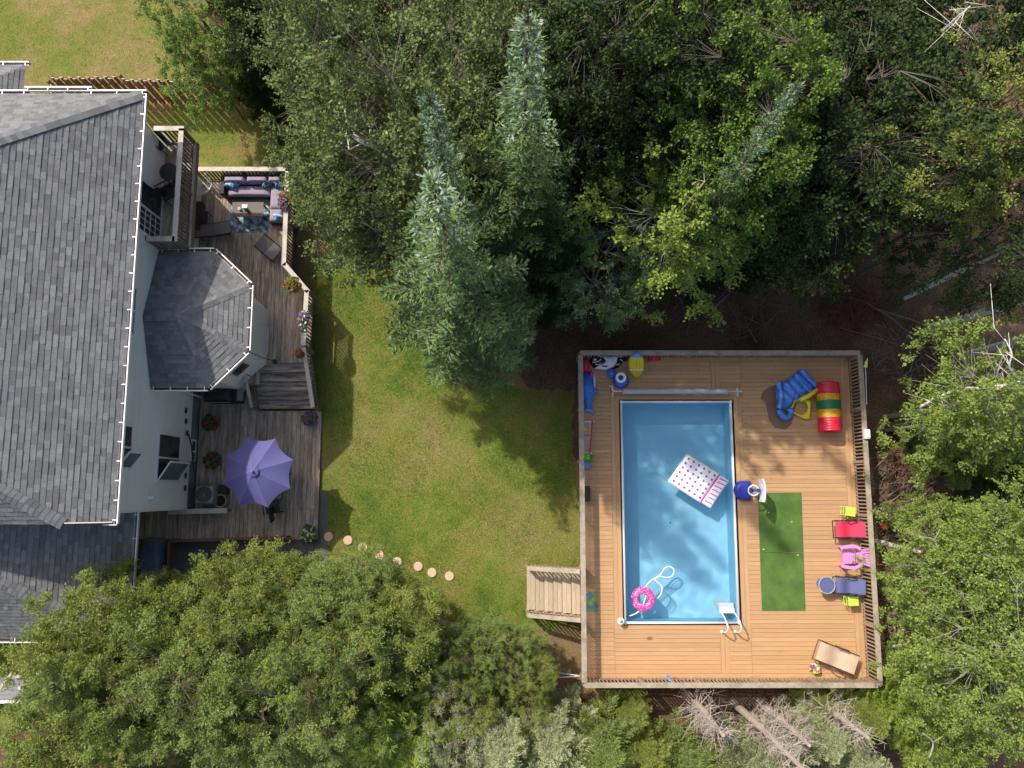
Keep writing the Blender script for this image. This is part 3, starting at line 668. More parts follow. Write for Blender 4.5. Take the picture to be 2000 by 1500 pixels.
# hockey net with balls
hn = thing('hockey_net', 'red framed toy hockey net with white ends against the railing', 'goal net', P(1150, 852, ZD))
a, b = P(1157, 822, ZD + .45), P(1152, 884, ZD + .45)
MB().cyl(a, b, .022, n=8).build('crossbar', M['red'], hn, smooth=True)
for p, pz in ((a, 1), (b, -1)):
    MB().tube([p, (p.x + .04, p.y, ZD + .02)], .022, 8).build('post', M['red'], hn, smooth=True)
    MB().tube([p + V(.10, 0, -.3), p + V(-.3, 0, -.36)], .035, 8).build('end_tube', M['vinyl'], hn, smooth=True)
net = MB(); c_, d_ = P(1139, 822, ZD + .05), P(1139, 884, ZD + .05)
for i in range(26):
    t_ = i / 25; net.cyl(a + (b - a) * t_, c_ + (d_ - c_) * t_, .004, n=3)
for i in range(8):
    t_ = i / 7; net.cyl(a + (c_ - a) * t_, b + (d_ - b) * t_, .004, n=3)
net.build('net', M['vinyl'], hn)
p1, p2 = P(1139, 850, ZD + .3), P(1153, 850, ZD + .45); MB().cyl(p1, p2, .016, n=8).build('brace', M['red'], hn)
ball(1137, 826, .07, M['yellow'], 'yellow ball at the top end of the hockey net, half hidden by the rail', ZD + .1); ball(1141, 838, .09, M['yellow'], 'yellow ball caught in the hockey net')
fg = thing('frog_float', 'bright green inflatable frog between the hockey net and a blue ball', 'pool float', P(1146, 893, ZD))
q = P(1145, 893, ZD + .13); MB().ell(q, (.16, .14, .13)).build('body', M['green'], fg, smooth=True)
for dx_, dy_ in ((.19, .10), (.19, -.10), (-.1, .13), (-.08, -.14)): MB().ell(q + V(dx_, dy_, -.04), (.08, .05, .06)).build('leg', M['green'], fg, smooth=True)
for s_ in (-1, 1): MB().ell(q + V(.06, s_ * .05, .13), (.035, .035, .03)).build('eye', M['lime'], fg, smooth=True)
o = MB().tube([P(1136, 914, ZD + .5), P(1142, 941, ZD + .1)], .03, 8).build('paddle', M['yellow'], smooth=True); tag(o, 'thin pale yellow paddle leaning on the lawn side railing', 'paddle')
q = P(1145, 964, ZD + .25); sb = thing('storage_box', 'dark grey storage box standing against the lawn side railing', 'box', (q.x, q.y, ZD))
MB().box((q.x, q.y, ZD + .14), (.22, .46, .28)).build('body', M['dark'], sb); MB().box((q.x, q.y, ZD + .30), (.25, .50, .04)).build('lid', M['dark'], sb)
pp = [tuple(P(a, b, ZD)[:2]) for a, b in ((1142, 1156), (1166, 1156), (1168, 1195), (1143, 1194))]
M['doormat'] = pmat('colourful_door_mat', (0.10, 0.22, 0.24), 0.9, nz=0.2, col2=(0.25, 0.35, 0.06), c2scale=4, c2lo=.48, c2hi=.52)
o = MB().prism(pp[::-1], ZD + .004, ZD + .016).build('door_mat', M['doormat']); tag(o, 'teal and green door mat at the top of the pool deck stair', 'mat')

# barrel roller with stripes
q0, q1 = P(1616, 748, ZD + .38), P(1614, 842, ZD + .38); LY = (q0 - q1).length
br = thing('striped_tunnel', 'ribbed red, yellow and green striped play tunnel lying on the deck', 'play tunnel', (q0 + q1) / 2 - V(0, 0, .38))
axis = Matrix.Rotation(math.pi / 2, 3, 'X')
segs = [('red', 0, .235), ('gold', .235, .375), ('dgreen', .375, .555), ('gold', .555, .72), ('red', .72, 1.0)]
for nm, a, b in segs:
    prof = []; n_ = int((b - a) * 60)
    for i in range(n_ + 1):
        t_ = a + (b - a) * i / n_; rr = .365 + .012 * math.sin(i * 2.1) + (.01 if nm == 'dgreen' else 0); prof.append((rr, t_ * LY))
    if a == 0: prof = [(.18, 0.0), (.31, -.02), (.355, 0.0)] + prof
    if b == 1: prof = prof + [(.355, LY), (.31, LY + .02), (.18, LY)]
    MB().lathe(prof, (q0.x, q0.y, q0.z), 36, axis=axis).build('band', M[nm], br, smooth=True)
# blue and yellow inflatable
Kb = dict(ox=1450, oy=670, k=6.667)
bi = thing('inflatable_slide', 'half collapsed blue inflatable with wrinkled panels and yellow frame beside the striped tunnel', 'inflatable', P(1555, 775, ZD))
w_ = [tuple(P(1450 + a / 6.667, 670 + b / 6.667, ZD + .15)[:2]) for a, b in [(760, 345), (850, 420), (980, 550), (930, 620), (820, 690), (740, 745), (650, 780), (590, 870), (480, 850), (455, 700), (450, 560), (475, 500), (560, 490), (660, 420)]]
dirv = V(.78, .62, 0)
M['blueinf'] = pmat('wrinkled_blue_vinyl', (0.055, 0.20, 0.68), 0.28, nz=0.18, nscale=5, bump=0.8, bscale=9, col2=(0.12, 0.34, 0.82), c2scale=5)
MB().pillow(w_[::-1], ZD + .01, .34, 12, .012, 4, sub=6, dome=3, wave=lambda x, y: .035 * math.sin((x * dirv.x + y * dirv.y) * 24)).build('panel', M['blueinf'], bi, smooth=True)
for l, r_ in (([(470, 510), (500, 640), (500, 760), (470, 850)], .09), ([(690, 400), (760, 500), (850, 600), (900, 640)], .075), ([(770, 350), (850, 450), (970, 560)], .08), ([(470, 870), (520, 950), (570, 975), (620, 940), (640, 860)], .09)):
    MB().tube(smooth_path([P(1450 + a / 6.667, 670 + b / 6.667, ZD + .30 - (.15 if b > 860 else 0)) for a, b in l]), r_, 12).build('tube', M['blueinf'], bi, smooth=True)
# yellow plate with round hole
c = P(1450 + 755 / 6.667, 670 + 840 / 6.667, ZD + .12); hr = .235
outl = [(650, 740), (740, 735), (880, 730), (897, 745), (885, 860), (885, 985), (860, 1000), (800, 990), (700, 935), (575, 880), (630, 830), (660, 770)]
op = [P(1450 + a / 6.667, 670 + b / 6.667, ZD + .12) for a, b in outl]
def ray_out(a):
    d = V(math.cos(a), math.sin(a), 0); best = None
    for i in range(len(op)):
        p, q_ = op[i] - c, op[(i + 1) % len(op)] - c; e = q_ - p; den = d.x * e.y - d.y * e.x
        if abs(den) < 1e-9: continue
        tt = (p.x * e.y - p.y * e.x) / den; uu = (p.x * d.y - p.y * d.x) / den
        if tt > 0 and 0 <= uu <= 1: best = max(best or 0, tt)
    return best or .3
ym = MB(); vs = []; n_ = 64; m_ = 10
for i in range(n_):
    a = 2 * math.pi * i / n_; ro = max(ray_out(a), hr + .05); mid = (ro + hr) / 2; hw = (ro - hr) / 2
    for k in range(m_):
        bt = 2 * math.pi * k / m_; vs.append(c + V(math.cos(a), math.sin(a), 0) * (mid + hw * math.cos(bt)) + V(0, 0, .07 * math.sin(bt)))
ym.add(vs, [(i * m_ + k, ((i + 1) % n_) * m_ + k, ((i + 1) % n_) * m_ + (k + 1) % m_, i * m_ + (k + 1) % m_) for i in range(n_) for k in range(m_)])
ym.build('yellow_ring_panel', M['yellow'], bi, smooth=True)
MB().tube([P(1450 + 745 / 6.667, 670 + 745 / 6.667, ZD + .42), P(1450 + 860 / 6.667, 670 + 690 / 6.667, ZD + .42), P(1450 + 975 / 6.667, 670 + 605 / 6.667, ZD + .42)], .075, 10).build('yellow_tube', M['yellow'], bi, smooth=True)
M['puddle'] = pmat('wet_stain', (0.20, 0.12, 0.07), 0.25, nz=0.2, nscale=3)
o = MB().poly([(x, y, ZD + .0035) for x, y in [tuple(P(a, b, ZD)[:2]) for a, b in ((1500, 757), (1490, 765), (1485, 778), (1494, 785), (1498, 800), (1502, 822), (1515, 836), (1535, 839), (1546, 828), (1550, 810), (1560, 770), (1520, 750))][::-1]]).build('puddle', M['puddle']); tag(o, 'dark wet patch on the boards under the blue inflatable', kind='structure')

# furniture along the east railing
def lounger(p0, p1, wdt, fab, frm, label, zs=.34, back=.45, backr=.30, group='sun loungers on the pool deck', frame_out=.10, arms=True):
    """p0 = foot end, p1 = head end (world xy)"""
    a, b = V(p0.x, p0.y, 0), V(p1.x, p1.y, 0); d = (b - a); L = d.length; ang = math.atan2(d.y, d.x)
    t = thing('sun_lounger', label, 'sun lounger', (a.x, a.y, ZD), ang, group)
    prof = []; nb = 16
    for i in range(nb + 1):
        s_ = i / nb; z = zs + .05 * math.sin(s_ * 9) * (1 - s_ * .5); z += max(0, s_ - (1 - back)) * L * backr * 1.6
        prof.append((s_ * L, z))
    sl_ = MB(); vs = []
    for x, z in prof:
        for y in (-wdt / 2, wdt / 2): vs.append((x, y, z)); 
        for y in (wdt / 2, -wdt / 2): vs.append((x, y, z - .02))
    n_ = len(prof)
    fs = [(i * 4 + k, i * 4 + (k + 1) % 4, (i + 1) * 4 + (k + 1) % 4, (i + 1) * 4 + k) for i in range(n_ - 1) for k in range(4)] + [(3, 2, 1, 0), tuple((n_ - 1) * 4 + k for k in range(4))]
    sl_.add(vs, fs); sl_.build('sling', fab, t, smooth=False, world=False)
    for s_ in (-1, 1):
        y = s_ * (wdt / 2 + .03); MB().tube([(x, y, z - .01) for x, z in [(-frame_out, zs)] + prof[::2]], .018, 8).build('side_tube', frm, t, smooth=True, world=False)
        MB().tube([(.15 * L, y, 0), (.28 * L, y, zs * .9), (.42 * L, y, 0)], .016, 8).build('leg', frm, t, world=False)
        MB().tube([(.62 * L, y, 0), (.70 * L, y, zs * .9), (.84 * L, y, 0)], .016, 8).build('leg', frm, t, world=False)
        if arms: MB().tube([(.38 * L, y + s_ * .02, zs), (.40 * L, y + s_ * .03, zs + .2), (.66 * L, y + s_ * .03, zs + .24), (.70 * L, y, zs + .1)], .022, 8).build('armrest', frm, t, smooth=True, world=False)
    MB().cyl((-frame_out, -wdt / 2 - .03, zs), (-frame_out, wdt / 2 + .03, zs), .018, n=8).build('foot_bar', frm, t, world=False)
    return t
lounger(P(1633, 1034, 1.6), P(1700, 1034, 1.75) - V(.16, 0, 0), .48, M['crimson'], M['dark'], 'crimson red sling lounger tucked against the railing beside a lime side table')
lounger(P(1633, 1143, 1.6), P(1700, 1147, 1.75) - V(.16, 0, 0), .46, M['slate'], M['dark'], 'slate blue sling lounger with a round pouf at its foot')
lounger(P(1598, 1270, 1.6), P(1674, 1301, 1.75), .56, M['tan'], M['brownm'], 'tan sling lounger with bronze frame standing askew in the sunny corner', zs=.36, backr=.12)
q = P(1615, 1143, ZD + .45); pf = thing('round_side_table', 'round slate blue side table at the foot of the slate blue lounger', 'side table', (q.x, q.y, ZD))
MB().lathe([(.02, 0), (.16, .0), (.16, .02), (.03, .05), (.03, .40), (.18, .42), (.26, .44), (.27, .46), (.235, .465), (.23, .45), (0, .45)], (q.x, q.y, ZD), 32).build('table_top', M['slate'], pf, smooth=False)
MB().torus((q.x, q.y, ZD + .462), .255, .014, 36, 8).build('edge', M['greyv'], pf, smooth=True)
def lime_table(px, py, label, tilt, sz=(.32, .29)):
    q = P(px, py, ZD + .45); t = thing('lime_side_table', label, 'side table', (q.x, q.y, ZD), tilt, 'lime green side tables')
    MB().box((0, 0, .44), (sz[0], sz[1], .025)).build('table_top', M['lime'], t, world=False)
    fr_ = MB()
    for s_ in (-1, 1): fr_.tube([(-.20, s_ * .13, .40), (-.24, s_ * .13, .30), (.14, s_ * .13, 0)], .011, 6).tube([(.14, s_ * .13, .42), (-.18, s_ * .13, .0)], .011, 6)
    fr_.cyl((-.24, -.13, .30), (-.24, .13, .30), .011, n=6); fr_.cyl((-.20, -.13, .40), (-.20, .13, .40), .011, n=6).build('frame', M['lime'], t, world=False)
    return t
lime_table(1661, 999, 'lime green folding side table just beyond the crimson lounger', math.radians(-8)); lime_table(1667, 1174, 'lime green folding side table next to the slate blue lounger', math.radians(2))

# adirondack chair (opens towards the pool, -x)
q = P(1664, 1087, ZD + .4); ad = thing('adirondack_chair', 'lilac pink plastic slatted garden chair with wide arms', 'garden chair', (q.x, q.y, ZD))
for k in range(6):
    MB().box((-.20 + k * .066, 0, .36 - k * .018), (.048, .46, .02)).build('seat_slat', M['pink'], ad, world=False)
MB().box((-.25, 0, .30), (.03, .50, .14)).build('apron', M['pink'], ad, world=False)
for k in range(7):
    y0 = (k - 3) * .055; y1 = (k - 3) * .085; top = .88 - abs(k - 3) * .035
    MB().beam((.18, y0, .28), (.40, y1, top), .062, .02, up=(0, 1, 0) if False else (0, 0, 1)).build('back_slat', M['pink'], ad, world=False)
for s_ in (-1, 1):
    arm = [(-.42, s_ * .30), (-.34, s_ * .26), (-.25, s_ * .34), (.05, s_ * .42), (.22, s_ * .38), (.30, s_ * .26), (.24, s_ * .24), (.12, s_ * .33), (-.1, s_ * .30), (-.25, s_ * .25), (-.38, s_ * .24)]
    a2 = MB(); L0 = [(-.42, .27), (-.30, .31), (-.15, .33), (.0, .33), (.12, .30), (.22, .24)]
    for (xa, ya), (xb, yb) in zip(L0[:-1], L0[1:]): a2.beam((xa, s_ * ya, .555), (xb, s_ * yb, .555), .10, .022)
    a2.build('armrest', M['pink'], ad, world=False)
    MB().beam((-.27, s_ * .29, 0), (-.27, s_ * .29, .54), .05, .05).build('leg', M['pink'], ad, world=False); MB().beam((.30, s_ * .24, 0), (-.25, s_ * .27, .32), .05, .05).build('side_rail', M['pink'], ad, world=False)

# flowers helper
def blossoms(c, rx, ry, rz, mats, n, seed, leaf=.05):
    r = random.Random(seed); mb = MB(); c = Vector(c)
    for k in range(n):
        th, u = r.uniform(0, 6.28), r.uniform(-.2, 1); s_ = math.sqrt(max(0, 1 - u * u)) * r.uniform(.6, 1)
        p = c + V(rx * s_ * math.cos(th), ry * s_ * math.sin(th), rz * u * r.uniform(.6, 1))
        nrm = V(r.gauss(0, .6), r.gauss(0, .6), 1).normalized(); a = nrm.orthogonal().normalized(); b = nrm.cross(a); ph = r.uniform(0, 6.28)
        mi = int(r.random() ** 1.2 * len(mats)); sz = leaf * (1.0 if mi else 1.2) * r.uniform(.7, 1.2)
        m_ = 5 if mi else 4
        vs = [p + (a * math.cos(ph + 2 * math.pi * j / m_) * (1 if j % 2 or mi else .5) + b * math.sin(ph + 2 * math.pi * j / m_) * (1 if j % 2 or mi else .5)) * sz for j in range(m_)]
        mb.add(vs, [tuple(range(m_))], mi)
    return mb
M['leafg'] = pmat('bedding_leaves', (0.10, 0.20, 0.03), 0.6, isl=.4, trans=.25); M['petr'] = pmat('red_petals', (0.55, 0.07, 0.03), 0.6, isl=.2, trans=.2)
M['leafr'] = pmat('dull_leaves', (0.07, 0.085, 0.03), 0.7, isl=.4); M['petd'] = pmat('dark_red_petals', (0.30, 0.03, 0.04), 0.6, isl=.3); M['petp'] = pmat('purple_petals', (0.30, 0.05, 0.45), 0.6, isl=.2, trans=.2); M['petm'] = pmat('pink_petals', (0.72, 0.10, 0.32), 0.6, isl=.2, trans=.2)
M['petw'] = pmat('white_petals', (0.8, 0.8, 0.75), 0.6, isl=.1, trans=.2); M['pety'] = pmat('yellow_petals', (0.7, 0.55, 0.04), 0.6, isl=.1, trans=.2)
def flower_pot(px, py, z, r_, pets, label, seed, name='flower_pot', n=90, pot='terra', hz=.3, leafm='leafg', cat='flower pot', group=None):
    q = P(px, py, z + hz); t = thing(name, label, cat, (q.x, q.y, z), group=group)
    MB().lathe([(0, .0), (r_ * .5, .0), (r_ * .7, hz * .8), (r_ * .74, hz * .8), (r_ * .66, hz * .74), (0, hz * .74)], (q.x, q.y, z + .002), 20).build('pot', M[pot], t, smooth=False)
    blossoms((q.x, q.y, z + hz * .8), r_, r_, r_ * .9, [M[leafm]] + pets, n, seed).build('foliage', [M[leafm]] + pets, t)
    return t
flower_pot(1592, 1306, ZD, .17, [M['petm'], M['pety'], M['petp'], M['petw'], M['lime']], 'small pot of mixed bright flowers beside the tan lounger', 4, n=60, hz=.2)
# toy on the south railing
q = P(1306, 1326, ZD + .1); ty = thing('water_blaster', 'small blue, white and orange water toy leaning on the sunny railing', 'toy', (q.x, q.y, ZD))
MB().tube([q + V(-.04, .10, .05), q + V(0, 0, .2), q + V(.02, -.03, .3)], [.04, .06, .045], 10).build('tank', M['lblue'], ty, smooth=True)
MB().ell(q + V(.03, -.08, .28), (.08, .06, .06)).build('body', M['vinyl'], ty, smooth=True); MB().tube([q + V(.02, .06, .03), q + V(.22, .05, .05)], .03, 8).build('nozzle', pl('orange_plastic', (.75, .22, .03)), ty, smooth=True)
# east railing extras
q = P(1691, 848, zr); rb = thing('deck_light_box', 'small white box fixed on top of the railing near the striped tunnel', 'box', q)
MB().box(q + V(0, 0, .06), (.17, .30, .10)).build('body', M['white'], rb); MB().box(q + V(.02, 0, .125), (.12, .22, .03)).build('lid', M['vinyl'], rb)
fl = thing('pennant_pole', 'slim pole with a lime green pennant fixed outside the railing corner', 'flag', P(1692, 760, 1.0))
a, b = P(1693, 790, 2.3), P(1690, 706, 2.6); MB().tube([a, b], .009, 6).build('pole', M['vinyl'], fl)
MB().add([P(1686, 717, 2.5), P(1694, 718, 2.55), P(1695, 698, 2.7), P(1686, 717, 2.52), P(1694, 718, 2.57), P(1695, 698, 2.72)], [(0, 1, 2), (5, 4, 3), (0, 3, 4, 1), (1, 4, 5, 2), (2, 5, 3, 0)]).build('pennant', M['lime'], fl)
o = MB().tube([P(1684, 872, 1.8), P(1688, 900, 1.6), P(1686, 930, 1.9), P(1694, 930, 2.2)], .011, 6).build('strap', M['yellow']); tag(o, 'thin yellow strap hanging inside the railing near a lime table', 'strap')
o = MB().lathe([(0, 0), (.06, 0), (.08, .16), (.07, .16), (.05, .02), (0, .02)], P(1721, 1028, .3), 14).build('bucket', M['red']); tag(o, 'small red bucket outside the railing by the crimson lounger', 'bucket')
for k, (a, b) in enumerate((((1086, 1314), (1134, 1320)), ((1092, 1323), (1133, 1321)))):
    o = MB().cyl(P(*a, .35 + .1 * k), P(*b, .5), .022, n=8).build('pipe', M['white'], smooth=True); tag(o, ['pale pipe by the near left deck corner, the upper of two', 'pale pipe by the near left deck corner, the lower of two'][k], 'pipe', 'pale pipes at the deck corner')
# stepping stones
slab = ['stepping stone half in shade at the deck corner, first of the path', 'fully visible stepping stone next to the lower deck corner', 'small piece of stepping stone peeping from under the branches', 'stepping stone almost hidden by conifer branches mid path', 'stepping stone touched by a branch on its right, mid path', 'stepping stone with a yellowish rim partly covered by a twig', 'clear round stepping stone, second from the pool stair end', 'round stepping stone nearest the pool stair']
for (a, b), lb in zip(((642, 1048), (680, 1055), (709, 1069), (741, 1084), (776, 1097), (817, 1106), (844, 1118), (878, 1125)), slab):
    q = P(a, b, 0); o = MB().lathe([(.155, .0), (.155, .035), (.145, .045), (.10, .046), (0, .046)], (q.x, q.y, .01), 28).build('stepping_stone', M['stone']); tag(o, lb, 'stepping stone', 'round stepping stones')
# ---------------------------------------------------------------- house
WX = -10.86
hs = thing('house', 'two storey pale sided house with grey shingled hip roof filling the left edge', 'house', (WX, 5, 0))
core = MB().bb((-24, -.55, 0), (WX - .03, 10.7, 6.35)); core.build('wall_core', M['siding'], hs)
def laps(mb, a, b, z0, z1, out, pitch=.115):
    """clapboards along a->b (xy), facing 'out'"""
    a, b = V(*a, 0), V(*b, 0); o = V(*out, 0); z = z0; Z = V(0, 0, 1)
    while z < z1 - .01:
        e = min(z + pitch, z1)
        vs = [a + Z * z, b + Z * z, b + Z * z + o * .028, a + Z * z + o * .028, a + Z * e + o * .006, b + Z * e + o * .006, b + Z * e, a + Z * e]
        mb.add(vs, [(0, 1, 2, 3), (3, 2, 5, 4), (4, 5, 6, 7), (0, 3, 4, 7), (1, 6, 5, 2)]); z = e
    return mb
wl = MB(); laps(wl, (WX, -.55), (WX, 10.7), .75, 6.3, (1, 0)); wl.build('siding', M['siding'], hs)
MB().bb((WX - .02, -.62, .75), (WX + .04, -.55, 6.3)).build('corner_trim', M['siding'], hs)
MB().bb((WX - .029, -.54, .0), (WX + .0, 10.6, .748)).build('foundation', M['found'], hs)

# --- roofs: real shingle tabs clipped to each roof plane
def clip_poly(poly, clip):
    out = poly; n = len(clip)
    for i in range(n):
        a, b = clip[i], clip[(i + 1) % n]; inp = out; out = []
        if not inp: return []
        def side(p): return (b[0] - a[0]) * (p[1] - a[1]) - (b[1] - a[1]) * (p[0] - a[0])
        for j in range(len(inp)):
            p, q = inp[j], inp[(j + 1) % len(inp)]; sp1, sq = side(p), side(q)
            if sp1 >= 0: out.append(p)
            if (sp1 >= 0) != (sq >= 0):
                t_ = sp1 / (sp1 - sq); out.append((p[0] + (q[0] - p[0]) * t_, p[1] + (q[1] - p[1]) * t_))
    return out
def shingles(poly3, eave_dir, parent, seed=1, name='roof_shingles', expo=.143, caps=(), m=None):
    """poly3: coplanar convex polygon; eave_dir: horizontal direction along the eave"""
    p0 = Vector(poly3[0]); u = Vector(eave_dir).normalized(); nrm = (Vector(poly3[1]) - p0).cross(Vector(poly3[2]) - p0).normalized()
    if nrm.z < 0: nrm = -nrm
    v = nrm.cross(u)
    if v.z < 0: u = -u; v = nrm.cross(u)
    pl2 = [((Vector(p) - p0).dot(u), (Vector(p) - p0).dot(v)) for p in poly3]
    ar = sum(pl2[i][0] * pl2[(i + 1) % len(pl2)][1] - pl2[(i + 1) % len(pl2)][0] * pl2[i][1] for i in range(len(pl2)))
    if ar < 0: pl2 = pl2[::-1]
    us = [p[0] for p in pl2]; vs_ = [p[1] for p in pl2]; r = random.Random(seed); mb = MB()
    W = lambda q, h: p0 + u * q[0] + v * q[1] + nrm * h
    mb.add([W(q, 0) for q in pl2], [tuple(range(len(pl2)))], 1)
    y = min(vs_); row = 0
    while y < max(vs_):
        x = min(us) - r.uniform(0, .5)
        while x < max(us):
            wd = r.choice([.14, .17, .2, .26, .33]) * r.uniform(.9, 1.1)
            q = clip_poly([(x, y), (x + wd - .003, y), (x + wd - .003, y + expo + .006), (x, y + expo + .006)], pl2)
            x += wd
            if len(q) >= 3:
                hh = r.choice([.014, .014, .022]); top = [W(k, hh - (k[1] - y) / expo * (hh - .003)) for k in q]; n_ = len(q)
                bot = [W(k, .001) for k in q]
                mb.add(top + bot, [tuple(range(n_))] + [(i, n_ + i, n_ + (i + 1) % n_, (i + 1) % n_) for i in range(n_)], 0)
        y += expo; row += 1
    return mb.build(name, [m or M['sh'], M['shbase']], parent)
def ridge_caps(a, b, parent, seed=2, w_=.16, step=.145, lift=.02, name='ridge_caps'):
    a, b = Vector(a), Vector(b); d = b - a; L = d.length; u = d / L; s_ = u.cross(V(0, 0, 1)).normalized(); r = random.Random(seed); mb = MB(); n = int(L / step)
    for k in range(n):
        p = a + u * (k * step); e = a + u * ((k + 1) * step + .05); z = V(0, 0, lift + .012)
        dz = -.05
        for sg in (-1, 1):
            mb.add([p + z * 1.3, e + z, e + s_ * sg * w_ + V(0, 0, dz) + z, p + s_ * sg * w_ + V(0, 0, dz) + z * 1.3], [(0, 1, 2, 3) if sg < 0 else (3, 2, 1, 0)])
    return mb.build(name, M['sh'], parent)
def gutter(pts, parent, ticks=.5, inside=None):
    """trough on the outside of a roof edge, pts counter-clockwise seen from above with outside on the right"""
    for (a, b) in zip(pts[:-1], pts[1:]):
        a, b = Vector(a), Vector(b); u = (b - a).normalized(); o = u.cross(V(0, 0, 1))
        g_ = MB()
        g_.beam(a + o * .112 - V(0, 0, .03), b + o * .112 - V(0, 0, .03), .016, .10); g_.beam(a + o * .105 + V(0, 0, .017), b + o * .105 + V(0, 0, .017), .034, .008)
        g_.beam(a + o * .006 - V(0, 0, .04), b + o * .006 - V(0, 0, .04), .012, .08, mi=0); g_.beam(a + o * .058 - V(0, 0, .08), b + o * .058 - V(0, 0, .08), .092, .01, mi=1)
        L = (b - a).length; n = int(L / ticks)
        for k in range(n + 1):
            p = a + u * (.1 + k * (L - .2) / max(n, 1)); g_.beam(p - o * .02 + V(0, 0, .022), p + o * .11 + V(0, 0, .022), .028, .006)
        g_.build('gutter', [M['white'], M['gut']], parent)
XE, ZE, YN, SL = -10.45, 6.3, 11.12, .62
def onE(px, py):
    d = _ray(px, py); t_ = (ZE + SL * XE - HC) / (d.z + SL * d.x); return V(d.x * t_, d.y * t_, HC + d.z * t_)
Cn = V(XE, YN, ZE); Q = onE(0, 272); S1 = onE(124, 1020); S2 = onE(0, 955); YS = -.84
XR = -18.0
kn = (Q - Cn) / (Q.x - Cn.x); N2 = Cn + kn * (XR - Cn.x); ks = (S2 - S1) / (S2.x - S1.x); S3 = S1 + ks * (XR - S1.x)
N2.z = S3.z = ZE + SL * (XE - XR); S1.z = ZE + SL * (XE - S1.x)
S1.y = YS
shingles([V(XE, YS, ZE), Cn, N2, S3, S1], (0, 1, 0), hs, 1)
MB().poly([V(XE, YS, ZE) - V(0, 0, .12), S1 - V(0, 0, .12), S3 - V(0, 0, .12), N2 - V(0, 0, .12), Cn - V(0, 0, .12)]).build('soffit', M['siding'], hs)
shingles([Cn, V(2 * XR - XE, YN, ZE), N2], (1, 0, 0), hs, 2)
shingles([S1, S3, V(2 * XR - S1.x, S1.y, S1.z)], (1, 0, 0), hs, 3)
shingles([V(2 * XR - XE, YN, ZE), V(2 * XR - XE, YS, ZE), V(2 * XR - S1.x, YS, S1.z), S3, N2][::-1], (0, 1, 0), hs, 4, expo=.3)
ridge_caps(Cn, N2, hs, 5, w_=.17); ridge_caps(S1, S3, hs, 6, w_=.17)
MB().beam(V(XE - .05, YS + .02, ZE - .03), S1 + V(0, .02, -.03), .03, .14).build('fascia', M['siding'], hs)
gutter([V(XE, YS - .02, ZE), V(XE, YN, ZE)], hs, .52)
MB().beam(V(XE - .25, YS - .05, ZE - .02), V(XE + .1, YS - .05, ZE - .02), .02, .10).build('gutter_end', M['white'], hs)
gutter([V(XE + .1, YN, ZE), V(-12.0, YN, ZE)], hs, .6); gutter([V(-11.9, YN + .10, ZE), V(-13.8, YN + .10, ZE)], hs, .6); gutter([V(-13.7, YN, ZE), V(-20, YN, ZE)], hs, .6)
# garage wing
gx, gz, gy = -11.38, 3.2, -4.33; sg_ = .55
gw = thing('garage_wing', 'lower shingled garage roof south of the main house, mostly in its shadow', 'garage', (gx, -2, 0))
MB().bb((-24, gy + .45, 0), (gx - 2.0, -.63, gz)).build('wall', M['siding'], gw)
A, B_ = V(gx, -.62, gz), V(gx, gy, gz); apx = V(gx - (2.6) / 1, 0, 0)
rx = -16.6; rz = gz + sg_ * (gx - rx); ry = gy + (gx - rx) * .62
shingles([B_, A, V(rx, -.62, rz), V(rx, ry, rz)], (0, 1, 0), gw, 11)
shingles([B_, V(rx, ry, rz), V(2 * rx - gx, gy, gz)], (1, 0, 0), gw, 12)
ridge_caps(B_, V(rx, ry, rz), gw, 13, w_=.17)
gutter([V(gx, gy - .02, gz), V(gx, -.62, gz)], gw, .7); gutter([V(-24, gy, gz), V(gx + .1, gy, gz)], gw, .65)
MB().poly([V(gx, gy, gz - .1), V(gx, -.62, gz - .1), V(-24, -.62, gz - .1), V(-24, gy, gz - .1)][::-1]).build('soffit', M['siding'], gw)
# bay with its own roof
bay = thing('bay_extension', 'single storey hexagonal bay with grey shingled roof joined to the house', 'extension', (-9.4, 5.1, 0))
E_ = [V(WX + .03, 3.07, 3.9), V(-9.1, 3.07, 3.9), V(-8.0, 4.18, 3.9), V(-8.0, 6.2, 3.9), V(-9.14, 7.26, 3.9), V(WX + .03, 7.26, 3.9)]
ap = V(-9.85, 5.08, 4.65); rw = V(WX + .03, 5.08, 4.65)
shingles([E_[0], E_[1], ap, rw], (1, 0, 0), bay, 21); shingles([E_[1], E_[2], ap], tuple(E_[2] - E_[1]), bay, 22); shingles([E_[2], E_[3], ap], (0, 1, 0), bay, 23)
shingles([E_[3], E_[4], ap], tuple(E_[4] - E_[3]), bay, 24); shingles([E_[4], E_[5], rw, ap], (1, 0, 0), bay, 25)
for i, p in enumerate((E_[1], E_[2], E_[3], E_[4])): ridge_caps(p, ap, bay, 30 + i, w_=.15)
ridge_caps(ap, rw, bay, 36, w_=.15)
gutter(E_, bay, .55)
MB().poly([p - V(0, 0, .1) for p in E_][::-1]).build('soffit', M['siding'], bay)
Wp = [(WX + .03, 3.42), (-9.24, 3.42), (-8.33, 4.32), (-8.33, 6.06), (-9.28, 6.92), (WX + .03, 6.92)]
MB().prism([(p[0], p[1]) for p in Wp], .3, 3.8).build('wall_core', M['siding'], bay)
lb = MB()
for a, b in zip(Wp[:-1], Wp[1:]):
    d = V(b[0] - a[0], b[1] - a[1], 0).normalized(); laps(lb, a, b, 1.0 if a[1] > 3.42 or b[1] > 4 else .3, 3.78, (d.y, -d.x))
lb.build('siding', M['siding'], bay)
